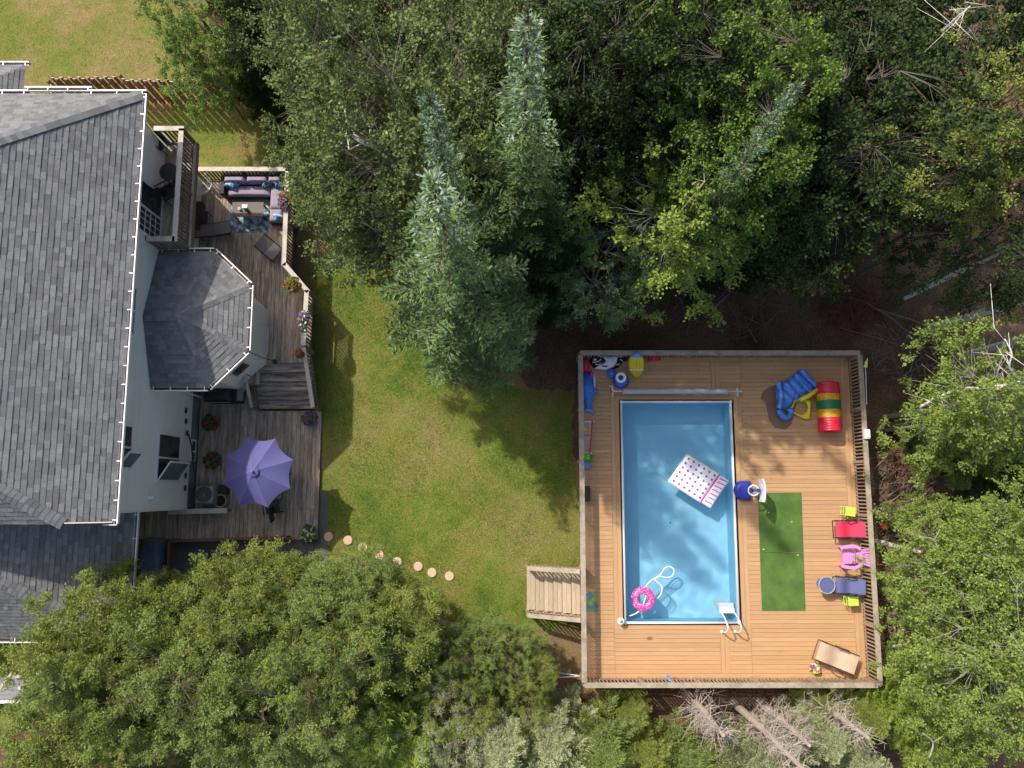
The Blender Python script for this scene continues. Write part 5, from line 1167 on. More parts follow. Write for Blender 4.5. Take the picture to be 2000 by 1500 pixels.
fence_run(fa, fb, 1.75, 1); fence_run(fc1, fd, 1.68, 2); fence_run(P(99, 196, 1.75), fa + V(.0, -.08, 0), 1.75, 3)

# ---------------------------------------------------------------- neighbour's corner building, porch at the lower left
nb = thing('neighbour_house', 'corner of a beige house with grey roof at the top left edge', 'house', P(0, 170, 0))
z_ = 4.0; a = P(50, 127, z_); MB().bb((-26, P(0, 185, 3.0).y - 1.0, 0), (a.x - .45, a.y - .5, z_ - .05)).build('wall', M['beige'], nb)
shingles([V(-26, a.y, z_), a, V(a.x - 2.2, a.y - 2.2, z_ + 1.2), V(-26, a.y - 2.2, z_ + 1.2)], (1, 0, 0), nb, 61)
shingles([a, V(a.x, a.y - 4.4, z_), V(a.x - 2.2, a.y - 2.2, z_ + 1.2)], (0, 1, 0), nb, 62)
gutter([a + V(.1, 0, 0), V(-26, a.y, z_)], nb, .7)
pr = thing('neighbour_porch', 'small timber porch with pale slatted railing at the lower left edge', 'porch', P(40, 1350, 0))
zp_ = .9; x0, y0, x1, y1 = quadpx(-160, 1322, 48, 1366, zp_); boards(MB(), x0, x1, y0, y1, zp_, 'x', seed=70, seg=0).build('deck_boards', M['steel'], pr)
MB().bb((x0, y0 - .12, zp_ - .2), (x1 + .1, y0 - .02, zp_ + .02)).build('edge_board', M['white'], pr)
sl_ = MB()
for k in range(5): a, b = P(70, 1316 + k * 5, 1.9), P(130, 1320 + k * 5, 1.9); sl_.beam(a, b, .05, .03)
sl_.build('pale_slats', M['white'], pr); MB().beam(P(0, 1345, 1.8), P(25, 1312, 1.8), .08, .05).beam(P(20, 1322, 1.75), P(75, 1320, 1.75), .08, .05).build('handrail', M['cap'], pr)
s2 = MB()
for k in range(4): s2.beam(P(18, 1324 + 6 * k, 1.3), P(72, 1322 + 6 * k, 1.3), .03, .03)
s2.build('wires', M['steel'], pr)
MB().beam(P(72, 1330, 1.0) , P(72, 1330, 1.0) + V(0, 0, .9), .08, .08, up=(1, 0, 0)).build('post', M['cap'], pr)
# ---------------------------------------------------------------- trees
def leaves_to_mesh(name, c, ax, nr, ln, wd, tint, mat, fold=True):
    """c,ax,nr: N x 3; one rhombus leaf per row"""
    n = len(c); ax = ax / np.linalg.norm(ax, axis=1, keepdims=True)
    sd = np.cross(ax, nr); sd /= np.maximum(np.linalg.norm(sd, axis=1, keepdims=True), 1e-6)
    l = ln[:, None]; w_ = wd[:, None]
    v = np.empty((n, 4, 3)); v[:, 0] = c; v[:, 1] = c + ax * l * .45 + sd * w_ * .5; v[:, 2] = c + ax * l; v[:, 3] = c + ax * l * .45 - sd * w_ * .5
    me = bpy.data.meshes.new(name); me.vertices.add(n * 4); me.vertices.foreach_set("co", v.reshape(-1).astype(np.float32))
    me.loops.add(n * 4); me.loops.foreach_set("vertex_index", np.arange(n * 4, dtype=np.int32))
    me.polygons.add(n); me.polygons.foreach_set("loop_start", np.arange(0, n * 4, 4, dtype=np.int32)); me.polygons.foreach_set("loop_total", np.full(n, 4, dtype=np.int32))
    at = me.attributes.new("tint", 'FLOAT', 'POINT'); at.data.foreach_set("value", np.repeat(np.clip(tint, 0, 1), 4).astype(np.float32))
    me.materials.append(mat); me.update(calc_edges=True)
    return me
def unit(a): return a / np.maximum(np.linalg.norm(a, axis=-1, keepdims=True), 1e-9)

def conifer(kind, seed, h, r, z0=.06, dz=.30, nb=6, droop=.35, up=.25, power=.85, tl=.11, tw=.04, dens=1.0, irr=.25, mat=None, rise=.0, barkm='bark', lowt=0):
    g = np.random.default_rng(seed); Cc, A, Nn, Ln, Wd, Tt = [], [], [], [], [], []; tr = MB(); z = h * z0; ph = 0
    bend = g.normal(0, .012, 2)
    def add(c, a, n_, l, w_, t_): Cc.append(c); A.append(a); Nn.append(n_); Ln.append(l); Wd.append(w_); Tt.append(t_)
    wt = .5
    while z < h - .12:
        f = 1 - z / h; wt = .5 * wt + .5 * g.uniform(0, 1); k_ = max(3, int(round(nb * (0.55 + .45 * min(1, f * 2)))))
        for k in range(k_):
            a = ph + 2 * math.pi * k / k_ + g.normal(0, .22); L = r * f ** (power + (.25 if kind == 's' and f < .4 else 0)) * (1 + float(np.clip(g.normal(0, irr), -.6, .32))) * (min(1, .45 + .55 * (1 - f) / lowt) if lowt else 1) + .10
            if L < .12: continue
            zz = z + g.uniform(-.5, .5) * dz; bt = np.clip(wt * .35 + g.uniform(0, .35) + .55 * (z / h) ** 3, 0, 1) if kind == 's' else np.clip(wt * .5 + g.uniform(0, .5), 0, 1)
            dr, u_ = droop * (1 + g.normal(0, .25)), up * (1 + g.normal(0, .25)); ri = rise * f + (1 - f) * .35
            m = max(4, int(L / (.13 if kind == 's' else .10))); t = (np.arange(m) + .5) / m
            d = np.array([math.cos(a), math.sin(a), 0.0]); s = np.array([-math.sin(a), math.cos(a), 0.0])
            px = np.outer(L * t, d) + np.outer(.05 * L * np.sin(t * 3 + a * 3), s); px[:, 2] = zz + L * (ri * t - dr * t + u_ * t ** 2 * 1.2)
            px[:, :2] += bend * px[:, 2:3]
            if k % 2 == 0 or L > .9: tr.tube([(bend[0] * zz, bend[1] * zz, zz - .02), tuple(px[m // 2]), tuple(px[-1])], [.008 + .012 * L, .006 + .005 * L, .003], 4)
            tang = unit(d + np.array([0, 0, 1]) * (ri - dr + 2.4 * u_ * t)[:, None])
            # side twigs
            for sg in (-1, 1):
                ang = np.radians(52 + g.normal(0, 8, m)); td = tang * np.cos(ang)[:, None] + sg * s * np.sin(ang)[:, None]; td[:, 2] += g.normal(-.02, .12, m)
                tlen = (.40 * L * (1 - t) ** .8 * (t > .12) + .10) * g.uniform(.7, 1.15, m)
                q = max(2, int(round(float(tlen.mean()) / .045 * dens))) ; uu = (np.arange(q) + .3) / q
                c = px[:, None, :] + td[:, None, :] * (tlen[:, None] * uu)[:, :, None]
                c[:, :, 2] -= (tlen[:, None] * uu ** 2) * .15
                n0 = m * q
                for rep in range(2):
                    jit = g.normal(0, .35, (m, q, 3)); ax = td[:, None, :] + jit * (1.0 if rep else .7); ax[:, :, 2] += .12
                    nn = g.normal(0, .45, (m, q, 3)); nn[:, :, 2] += 1
                    add((c + g.normal(0, .012, c.shape)).reshape(-1, 3), ax.reshape(-1, 3), nn.reshape(-1, 3), (tl * g.uniform(.7, 1.25, n0)), tw * g.uniform(.8, 1.2, n0), np.clip(bt + g.normal(0, .12, n0), 0, 1))
            c = px + tang * .03; nn = g.normal(0, .4, (m, 3)); nn[:, 2] += 1
            add(c, tang + g.normal(0, .2, (m, 3)), nn, tl * 1.2 * np.ones(m), tw * 1.3 * np.ones(m), np.clip(bt + g.normal(0, .1, m), 0, 1))
        ph += 2.4; z += dz * (0.55 + .45 * f) * g.uniform(.85, 1.15)
    # leader
    n0 = 60; zz = h - g.uniform(0, .5, n0) ** 1; aa = g.uniform(0, 6.28, n0); c = np.stack([bend[0] * zz, bend[1] * zz, zz - .05], 1)
    add(c, np.stack([np.cos(aa), np.sin(aa), np.full(n0, .9)], 1), g.normal(0, 1, (n0, 3)), tl * np.ones(n0), tw * np.ones(n0), g.uniform(0, 1, n0))
    zt = np.linspace(0, h - .05, 8); tr.tube([(bend[0] * q_, bend[1] * q_, q_) for q_ in zt], [max(.012, .018 * h * (1 - q_ / h) ** .8 * .85) for q_ in zt], 8)
    c = np.concatenate(Cc); me = leaves_to_mesh('foliage', c, np.concatenate(A), np.concatenate(Nn), np.concatenate(Ln), np.concatenate(Wd), np.concatenate(Tt), mat)
    return me, tr, len(c)

def broadleaf(seed, h, r, zc=.45, ncl=150, leaf=.08, mat=None, barkm='twig', flat=1.0, tw_n=11, lf_n=11, lobes=.3, hole=.0, clump=.42, open_=.5, trunk_r=.011, wf=.78):
    g = np.random.default_rng(seed); tr = MB(); z0 = h * zc; hc = h - z0; ctr = np.array([0, 0, z0 + hc * .45])
    lob = g.normal(0, 1, (6, 3)); lob = unit(lob)
    # main limbs
    limbs = []; nl = 9
    for k in range(nl):
        a = 2 * math.pi * k / nl + g.normal(0, .3); el = g.uniform(.15, 1.1); d = np.array([math.cos(a) * math.cos(el), math.sin(a) * math.cos(el), math.sin(el)])
        R_ = 1 / math.sqrt((math.cos(el) / r) ** 2 + (math.sin(el) / (hc * .55)) ** 2) * g.uniform(.35, .62)
        st_ = np.array([0, 0, z0 * g.uniform(.75, 1.0) + hc * .25 * g.random()]); e = ctr + d * R_
        mid = (st_ + e) / 2 + g.normal(0, .10 * r, 3) + np.array([0, 0, -.05 * r])
        pts = [st_ * (1 - t) ** 2 + 2 * mid * t * (1 - t) + e * t ** 2 for t in np.linspace(0, 1, 7)]
        limbs.append(pts); tr.tube([tuple(p) for p in pts], [max(.008, .0042 * h * (1 - .85 * i / 6)) for i in range(7)], 6)
    allp = np.array([p for l in limbs for p in l[2:]] + [[0, 0, z0 + hc * q_] for q_ in (.2, .4, .6, .8)])
    zt = np.linspace(0, h * .7, 9); sw = g.normal(0, .012, 2) * h
    tr.tube([(sw[0] * math.sin(q_ * 2 / h), sw[1] * math.sin(q_ * 3 / h), q_) for q_ in zt], [max(.015, trunk_r * h * (1 - q_ / h) ** .7) for q_ in zt], 8)
    Cc, A, Nn, Tt, Ln = [], [], [], [], []; cnt = 0; tries = 0
    while cnt < ncl and tries < ncl * 8:
        tries += 1; d = unit(g.normal(0, 1, 3)); d[2] = d[2] * .9 + .12; d = unit(d); rad = g.uniform(open_ if g.random() < .7 else .1, 1) ** .6
        bumps = 1 + lobes * max(0, float((lob @ d).max()) - .55) / .45 - lobes * .5; R_ = 1 / math.sqrt((math.hypot(d[0], d[1]) / r) ** 2 + (d[2] / (hc * .55)) ** 2)
        p = ctr + d * R_ * rad * bumps
        if hole and math.sin(p[0] * 2.1 + seed) * math.sin(p[1] * 2.3 + seed * 2) * math.sin(p[2] * 1.9) > 1 - hole: continue
        cnt += 1
        q = allp[np.argmin(((allp - p) ** 2).sum(1))]; md = (p + q) / 2 + g.normal(0, .06, 3); tr.tube([tuple(q), tuple(md), tuple(q + (p - q) * .85)], [.009, .006, .003], 4)
        out = unit(p - ctr) * .6 + np.array([0, 0, .25]) + unit(p - q) * .5; bt = g.uniform(0, 1)
        for k in range(tw_n):
            td = unit(out + g.normal(0, .75, 3)); L = clump * g.uniform(.5, 1.15); td[2] *= flat; m = lf_n; t = g.uniform(.15, 1, m)
            c = p + np.outer(t * L, td); c[:, 2] -= .12 * L * t ** 2
            if k % 3 == 0: tr.tube([tuple(p), tuple(p + td * L * .9)], [.004, .002], 3)
            c += g.normal(0, .035, (m, 3)); ax = td + g.normal(0, .8, (m, 3)); ax[:, 2] -= .15; nn = g.normal(0, .55, (m, 3)); nn[:, 2] += 1
            Cc.append(c); A.append(ax); Nn.append(nn); Tt.append(np.clip(bt * .7 + g.uniform(0, .3) + g.normal(0, .1, m), 0, 1)); Ln.append(leaf * g.uniform(.7, 1.25, m))
    c = np.concatenate(Cc); L = np.concatenate(Ln)
    me = leaves_to_mesh('foliage', c, np.concatenate(A), np.concatenate(Nn), L, L * wf, np.concatenate(Tt), mat)
    return me, tr, len(c)

protos = {}
def proto(key, res, barkm):
    me, tr, n = res; root = bpy.data.objects.new('tree', None); crown = bpy.data.objects.new('crown', me)
    tm_ = tr.build('trunk', M[barkm]); C.objects.unlink(tm_)
    protos[key] = (me, tm_.data); print('proto', key, n, len(tm_.data.polygons))
    bpy.data.objects.remove(tm_); bpy.data.objects.remove(crown); bpy.data.objects.remove(root)
proto('s1', conifer('s', 1, 13, 2.8, z0=.10, dz=.46, irr=.34, lowt=.33, mat=L_['spruce'], nb=6, dens=.95, tl=.13, tw=.036, droop=.42, up=.38), 'bark')
proto('s2', conifer('s', 2, 13, 1.8, dz=.44, irr=.34, lowt=.3, dens=.95, tl=.12, tw=.034, droop=.42, up=.38, mat=L_['spruce'], nb=6, power=.8), 'bark')
proto('f1', conifer('f', 3, 8, 2.1, mat=L_['fir'], nb=6, droop=.15, up=.15, irr=.34, dz=.34, power=.6, rise=.25), 'bark')
proto('f2', conifer('f', 4, 8, 1.9, mat=L_['fir'], nb=6, droop=.25, up=.25, irr=.38, dz=.36, power=.55, rise=.2, tl=.12), 'bark')
proto('f3', conifer('f', 14, 7, 2.3, mat=L_['fir'], nb=5, droop=.1, up=.2, irr=.45, dz=.36, power=.5, rise=.3, tl=.12), 'bark')
proto('c1', broadleaf(41, 8, 2.0, .08, 380, .072, L_['fir'], clump=.36, lobes=.5, hole=.2, wf=.36, tw_n=13, lf_n=17, open_=.45), 'bark')
proto('c2', broadleaf(42, 7, 2.0, .08, 350, .07, L_['fir'], clump=.34, lobes=.6, hole=.25, wf=.36, tw_n=13, lf_n=17, open_=.45), 'bark')
proto('n1', broadleaf(43, 10, 1.6, .72, 60, .08, L_['fir'], clump=.45, lobes=.7, hole=.3, wf=.5, flat=.3), 'bark')
proto('lar', conifer('f', 24, 4.5, 1.3, mat=L_['larch'], nb=7, droop=-.3, up=.2, irr=.25, dz=.22, power=.6, tl=.16, tw=.025, dens=.8, rise=.5), 'bark')
proto('a1', broadleaf(5, 12, 2.9, .35, 260, .075, L_['aspen'], clump=.50, lobes=.45, hole=.25), 'twig')
proto('a2', broadleaf(6, 11, 2.4, .35, 200, .075, L_['aspen'], clump=.50, lobes=.5, hole=.3), 'twig')
proto('m1', broadleaf(7, 9, 2.3, .35, 260, .08, L_['maple'], clump=.42, lobes=.5, hole=.3, flat=.7), 'twig')
proto('m2', broadleaf(8, 7, 1.8, .3, 160, .08, L_['maple'], clump=.42, lobes=.5, hole=.3), 'twig')
proto('p1', broadleaf(9, 10, 2.5, .30, 165, .085, L_['poplar'], clump=.48, lobes=.75, hole=.55, open_=.35), 'twig')
proto('p2', broadleaf(10, 9, 2.2, .30, 140, .08, L_['poplar'], clump=.46, lobes=.75, hole=.55, open_=.35), 'twig2')
proto('b1', broadleaf(11, 19, 2.8, .62, 110, .09, L_['deep'], clump=.5, lobes=.5, hole=.3, trunk_r=.011), 'birch')
proto('sh', broadleaf(12, 3.0, 1.3, .15, 60, .07, L_['maple'], clump=.32, lobes=.5), 'twig')

def tree(key, px, py, h, label, mat=None, sc=1.0, name='tree', cat='tree', rz=None, group=None, base=False, zs=1.0):
    """px,py: where the tip (or, with base=True, the foot) is surveyed; h its height there"""
    q = P(px, py, 0 if base else h); r = random.Random(label)
    t = thing(name, label, cat, (q.x, q.y, 0), r.uniform(0, 6.28) if rz is None else rz, group)
    me, tm_ = protos[key]; H0 = {'c1': 8, 'c2': 7, 'n1': 10, 's1': 13, 's2': 13, 'f1': 8, 'f2': 8, 'f3': 7, 'lar': 4.5, 'a1': 12, 'a2': 11, 'm1': 9, 'm2': 7, 'p1': 10, 'p2': 9, 'b1': 19, 'sh': 3}[key]
    k = h / H0; t.scale = (k * sc, k * sc, k * zs)
    c = bpy.data.objects.new('crown', me); C.objects.link(c); c.parent = t; d = bpy.data.objects.new('trunk', tm_); C.objects.link(d); d.parent = t
    if mat:
        c.material_slots[0].link = 'OBJECT'; c.material_slots[0].material = L_[mat]
    return t
T = tree
# tall spruces above the lawn
T('s1', 845, 366, 14.0, 'broad blue green spruce with a silvery tip, nearest the lawn', 'spruce', .98, 'spruce_tree')
T('s2', 840, 170, 15, 'slim blue green spruce directly beyond the broad one at the lawn', 'spruce_shade', .68, 'spruce_tree')
T('s2', 1022, 14, 16, 'tallest spruce, its tip reaching the top edge of the picture', 'spruce', .78, 'spruce_tree')
T('s2', 1568, 152, 14.5, 'spruce with a thin pale tip leaning over the green maple', 'spruce', .48, 'spruce_tree')
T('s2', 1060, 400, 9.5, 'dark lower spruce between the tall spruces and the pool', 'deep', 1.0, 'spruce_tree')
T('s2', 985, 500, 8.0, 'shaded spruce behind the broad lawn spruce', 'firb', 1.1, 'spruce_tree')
# top left
T('m1', 492, 185, 6.5, 'fresh green broadleaf tree at the end of the board fence', 'maple', .9, 'broadleaf_tree', base=True)
T('m2', 474, 232, 5.0, 'bushy green maple hanging over the brown fence', 'maple', .95, 'broadleaf_tree', base=True)
T('f2', 575, 150, 8.0, 'dark conifer between the green maples and the large aspen', 'deep', .8, 'conifer_tree', base=True)
T('f2', 560, 235, 5.5, 'dark brownish green conifer near the fence end', 'deep', .8, 'conifer_tree', base=True)
T('a1', 575, 10, 11.5, 'grey green aspen at the top edge left of centre', 'aspen', .72, 'aspen_tree')
T('a1', 690, 180, 11.0, 'large grey green aspen spreading towards the upper deck', 'aspen', .85, 'aspen_tree')
T('a2', 745, 265, 11.0, 'aspen with exposed pale forked branches left of the slim spruce', 'aspen', 1.0, 'aspen_tree')
T('a2', 740, 70, 12.5, 'aspen at the top between two spruces and the large aspen', 'aspen', 1.05, 'aspen_tree')
T('a2', 665, 330, 8.0, 'lower aspen overhanging the corner of the upper deck railing', 'aspen', .68, 'aspen_tree')
T('a2', 755, 400, 7.0, 'small aspen in half shade beside the broad spruce tip', 'aspen', .75, 'aspen_tree')
T('a1', 880, 20, 12.5, 'olive aspen at the top edge left of the tallest spruce', 'aspen', .9, 'aspen_tree')
T('m2', 905, 190, 9.5, 'yellow green young tree between the slim and the tallest spruce', 'lime', .8, 'broadleaf_tree')
T('a2', 940, 90, 12, 'olive aspen tight against the tallest spruce', 'aspen', .75, 'aspen_tree')
T('f2', 955, 330, 8.5, 'dark conifer wedged between the slim and the tallest spruce', 'deep', .8, 'conifer_tree')
T('f2', 1090, 470, 6.5, 'dark conifer at the foot of the tallest spruce', 'deep', .9, 'conifer_tree')
T('a2', 900, 330, 9.5, 'olive aspen between the two left spruces', 'aspen', .6, 'aspen_tree')
# top centre and right
T('a1', 1130, 50, 11, 'olive aspen right of the tallest spruce at the top edge', 'aspen', .85, 'aspen_tree')
T('a2', 1130, 190, 8.5, 'shaded aspen below the top edge, right of the tallest spruce', 'aspen', .8, 'aspen_tree')
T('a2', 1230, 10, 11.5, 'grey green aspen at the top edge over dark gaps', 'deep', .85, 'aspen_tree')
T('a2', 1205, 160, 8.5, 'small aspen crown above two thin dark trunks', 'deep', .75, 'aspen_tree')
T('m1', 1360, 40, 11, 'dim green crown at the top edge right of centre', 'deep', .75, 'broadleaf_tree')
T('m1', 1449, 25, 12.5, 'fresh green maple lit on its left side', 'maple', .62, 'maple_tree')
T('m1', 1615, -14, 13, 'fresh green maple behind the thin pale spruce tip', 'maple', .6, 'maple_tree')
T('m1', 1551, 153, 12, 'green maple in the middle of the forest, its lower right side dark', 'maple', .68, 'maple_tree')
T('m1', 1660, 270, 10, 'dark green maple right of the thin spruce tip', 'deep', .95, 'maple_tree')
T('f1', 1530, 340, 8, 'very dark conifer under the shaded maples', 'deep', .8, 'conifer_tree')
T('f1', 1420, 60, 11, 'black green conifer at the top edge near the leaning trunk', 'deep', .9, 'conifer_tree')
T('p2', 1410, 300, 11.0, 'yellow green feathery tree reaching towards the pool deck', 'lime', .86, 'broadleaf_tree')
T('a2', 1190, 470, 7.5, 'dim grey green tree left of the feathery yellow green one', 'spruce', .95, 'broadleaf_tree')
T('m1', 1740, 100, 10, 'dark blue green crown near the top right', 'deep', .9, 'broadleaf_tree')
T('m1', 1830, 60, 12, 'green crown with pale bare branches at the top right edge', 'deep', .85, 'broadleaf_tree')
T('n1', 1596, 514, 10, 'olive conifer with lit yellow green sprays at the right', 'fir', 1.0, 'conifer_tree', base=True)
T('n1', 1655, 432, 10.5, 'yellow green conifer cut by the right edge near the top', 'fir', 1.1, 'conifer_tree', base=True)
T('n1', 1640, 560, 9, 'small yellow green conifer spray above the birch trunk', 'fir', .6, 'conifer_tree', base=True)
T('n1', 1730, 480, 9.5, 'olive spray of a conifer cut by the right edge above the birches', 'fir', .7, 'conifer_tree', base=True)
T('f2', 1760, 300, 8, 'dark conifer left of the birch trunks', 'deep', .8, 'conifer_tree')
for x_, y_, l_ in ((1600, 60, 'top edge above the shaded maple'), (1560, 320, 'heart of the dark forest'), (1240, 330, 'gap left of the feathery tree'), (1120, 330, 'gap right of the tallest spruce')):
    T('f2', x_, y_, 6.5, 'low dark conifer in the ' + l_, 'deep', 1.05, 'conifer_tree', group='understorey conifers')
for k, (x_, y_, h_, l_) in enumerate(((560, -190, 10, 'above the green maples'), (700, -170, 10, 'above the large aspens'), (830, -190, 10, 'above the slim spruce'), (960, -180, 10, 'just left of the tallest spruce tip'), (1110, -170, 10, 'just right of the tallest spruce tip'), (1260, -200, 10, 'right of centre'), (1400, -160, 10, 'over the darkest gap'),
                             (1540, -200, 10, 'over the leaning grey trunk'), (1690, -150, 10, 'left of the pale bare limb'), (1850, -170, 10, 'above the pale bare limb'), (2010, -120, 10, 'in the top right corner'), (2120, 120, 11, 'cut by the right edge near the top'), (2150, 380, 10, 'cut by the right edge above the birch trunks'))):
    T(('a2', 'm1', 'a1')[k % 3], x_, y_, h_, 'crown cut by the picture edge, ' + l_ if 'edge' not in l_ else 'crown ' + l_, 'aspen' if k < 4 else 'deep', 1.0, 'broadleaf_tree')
T('m1', 1180, 380, 13.5, 'tall dark crown over the gap right of the tallest spruce', 'deep', .72, 'broadleaf_tree', base=True)  # crown added to broaden the tree shade on the upper pool deck
T('m1', 1085, 430, 13, 'tall dark crown tight against the right side of the tallest spruce', 'deep', .6, 'broadleaf_tree', base=True)  # second crown put in to shade the far end of the pool deck
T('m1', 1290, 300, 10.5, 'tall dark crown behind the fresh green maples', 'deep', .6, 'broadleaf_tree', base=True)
T('c1', 30, 1575, 8, 'conifer cut by the lower left corner below the golden tipped one', 'fir', .9, 'conifer_tree')
# birches with long bare trunks
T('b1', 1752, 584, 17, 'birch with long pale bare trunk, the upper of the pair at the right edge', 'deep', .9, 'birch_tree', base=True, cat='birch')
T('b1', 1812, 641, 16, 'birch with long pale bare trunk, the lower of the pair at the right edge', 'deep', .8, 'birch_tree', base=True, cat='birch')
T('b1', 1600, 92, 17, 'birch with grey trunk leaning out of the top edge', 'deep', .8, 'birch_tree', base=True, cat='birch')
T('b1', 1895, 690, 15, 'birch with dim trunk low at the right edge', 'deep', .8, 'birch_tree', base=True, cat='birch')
# right side poplars
T('p2', 2085, 745, 9.0, 'poplar reaching left with long white branches above brushwood', 'poplar', .9, 'poplar_tree')
T('p2', 1985, 800, 7.0, 'lower part of the white branched poplar thicket', 'poplar', .75, 'poplar_tree')
T('f2', 1822, 872, 5.0, 'olive conifer under the white branched poplar', 'firb', 1.1, 'conifer_tree', base=True)
T('f2', 1768, 838, 2.8, 'dim young conifer beside the railing and striped tunnel', 'firb', 1.1, 'conifer_tree', base=True)
T('f2', 1900, 905, 6, 'dim conifer between the white branched poplar and the lower poplars', 'deep', 1.0, 'conifer_tree', base=True)
for x_, y_, h_, s_, l_ in ((1905, 1075, 6.5, .9, 'poplar beside the white stub trunk, with its crown over brushwood'), (2030, 1075, 8, .9, 'poplar at the right edge level with the crimson lounger'), (1860, 1130, 6, .95, 'bright poplar level with the slate blue lounger'), (1965, 1160, 8, .95, 'tall bright poplar at the right edge below mid height'),
                           (1880, 1230, 6.5, 1.0, 'bright poplar outside the railing, level with the turf end'), (1985, 1300, 8, 1.0, 'bright poplar cut by the right edge near the lower corner'), (1850, 1310, 5.5, 1.05, 'bright poplar level with the tan lounger'), (1790, 1330, 4.2, 1.1, 'small bright poplar hiding the sunny deck corner'),
                           (1920, 1400, 7, .95, 'bright poplar in the lower right corner'), (1800, 1440, 5.5, .95, 'yellow green poplar near the bottom edge on the right'), (1830, 1180, 2.6, 1.0, 'low poplar sapling beside the railing by the pouf')):
    T('p2' if x_ % 2 else 'p1', x_ + (0 if x_ == 1830 else 165 if x_ < 1900 else 80), y_, h_, l_, 'poplar', s_, 'poplar_tree')
T('p2', 1990, 1460, 6, 'poplar filling the extreme lower right corner', 'poplar', 1.0, 'poplar_tree')
T('lar', 1800, 1395, 3.2, 'feathery young larch at the foot of the poplars', 'larch', 1.0, 'larch_tree'); T('lar', 1890, 1470, 3.6, 'feathery young larch at the bottom edge on the right', 'larch', 1.1, 'larch_tree')
# bottom band of conifers
bot = [(455, 1194, 5.8, 'c1', 0.92, 'fir', 'conifer rising highest against the lower deck'),
       (365, 1231, 6.5, 'c1', 0.97, 'fir', 'conifer beside the tarpaulin and garage gutter'),
       (560, 1213, 6.2, 'c2', 0.87, 'firb', 'conifer just below the white flowering plant'),
       (672, 1218, 6, 'c1', 0.92, 'firb', 'conifer hiding part of the stepping stone path'),
       (742, 1235, 5, 'c1', 0.92, 'fir', 'conifer at the stepping stones with a tan lit twig'),
       (260, 1306, 7.2, 'c2', 0.87, 'fir', 'conifer covering the corner of the garage roof'),
       (420, 1271, 7.5, 'c1', 0.97, 'fir', 'conifer in the middle of the lower left grove, upper row'),
       (540, 1280, 7.4, 'c1', 0.92, 'firb', 'mid green conifer left of centre in the lower grove'),
       (672, 1320, 7, 'c2', 0.92, 'fir', 'conifer with dark gap on its right in the lower grove'),
       (165, 1358, 8, 'c1', 0.87, 'fir', 'conifer in front of the garage gutter with a bare grey stem'),
       (300, 1367, 8, 'c2', 0.92, 'firb', 'blue green tinged conifer in the lower left grove'),
       (440, 1379, 8, 'c1', 0.92, 'fir', 'large conifer low in the left grove'),
       (575, 1385, 7.6, 'c2', 0.87, 'firb', 'conifer above a dark gap near the bottom edge'),
       (50, 1367, 8.2, 'f2', 0.57, 'firb', 'slim conifer in front of the shaded strip and porch'),
       (35, 1380, 8.5, 'c2', 0.87, 'fir', 'golden tipped conifer at the lower left edge'),
       (190, 1400, 8.5, 'c1', 0.83, 'firb', 'conifer at the lower left with blue green sprays'),
       (330, 1410, 8, 'c1', 0.83, 'firb', 'conifer cut by the bottom edge on the left'),
       (480, 1440, 7.5, 'c1', 0.83, 'firb', 'conifer at the bottom edge left of the dark gap'),
       (-5, 1470, 8.5, 'c1', 0.87, 'fir', 'conifer in the extreme lower left corner'),
       (620, 1450, 6.5, 'c2', 0.69, 'firb', 'small conifer at the bottom edge left of the larch'),
       (717, 1335, 5, 'c1', 0.83, 'fir', 'conifer with dark shade under it near the grove right end'),
       (777, 1328, 4.2, 'f2', 0.83, 'firb', 'small conifer at the right end of the left grove'),
       (900, 1300, 4.5, 'c2', 0.85, 'firb', 'green conifer facing the lawn beside the pool stair'),
       (1000, 1300, 4, 'c1', 0.95, 'firb', 'conifer next to the pale pipes'),
       (870, 1380, 5.2, 'c1', 0.95, 'fir', 'conifer behind the one facing the lawn'),
       (1035, 1385, 4.2, 'c2', 0.8, 'fir', 'conifer at the near left corner of the pool deck'),
       (880, 1480, 5.2, 'c2', 0.9, 'gfir', 'pale green conifer left of the centre at the bottom edge'),
       (985, 1490, 5, 'f2', 0.95, 'gfir', 'dusty green conifer at the bottom edge, centre'),
       (1090, 1480, 4.6, 'f1', 0.9, 'gfir', 'grey green conifer below the near left deck corner'),
       (1165, 1440, 2.8, 'f2', 0.8, 'fir', 'yellowish conifer tips touching the sunny railing'),
       (1190, 1520, 4.6, 'f3', 0.9, 'firb', 'conifer at the bottom edge left of the dead trees'),
       (1250, 1418, 2.9, 'f2', 0.85, 'fir', 'conifer overlapping the sunny railing left of the dead branches'),
       (1290, 1525, 4.2, 'f1', 0.85, 'fir', 'conifer below the dead branches on their left'),
       (1370, 1560, 4.2, 'f3', 0.9, 'firb', 'bright conifer at the bottom edge under the dead branches'),
       (1645, 1480, 4.2, 'f1', 0.85, 'gfir', 'grey green conifer right of the dead trees'),
       (1720, 1530, 4.6, 'f2', 0.95, 'gfir', 'grey green conifer at the bottom edge towards the right corner'),
       (1530, 1565, 4.2, 'f3', 0.9, 'gfir', 'dusty conifer at the bottom edge between dead stems'),
       (1725, 1425, 3.2, 'f2', 0.9, 'fir', 'yellow green conifer just below the sunny right deck corner'),
       (1632, 1395, 3, 'f1', 0.6, 'fir', 'slender conifer top poking over the railing by the tan lounger'),
       (560, 1197, 4.2, 'c2', 0.85, 'firb', 'small conifer filling the grove edge under the white flowers'),
       (1100, 1560, 5, 'f3', 0.95, 'gfir', 'dusty green conifer cut by the bottom edge below the deck corner')]
for x_, y_, h_, k_, s_, m_, l_ in bot: T(k_, x_, y_, h_, l_, m_, s_, 'conifer_tree')
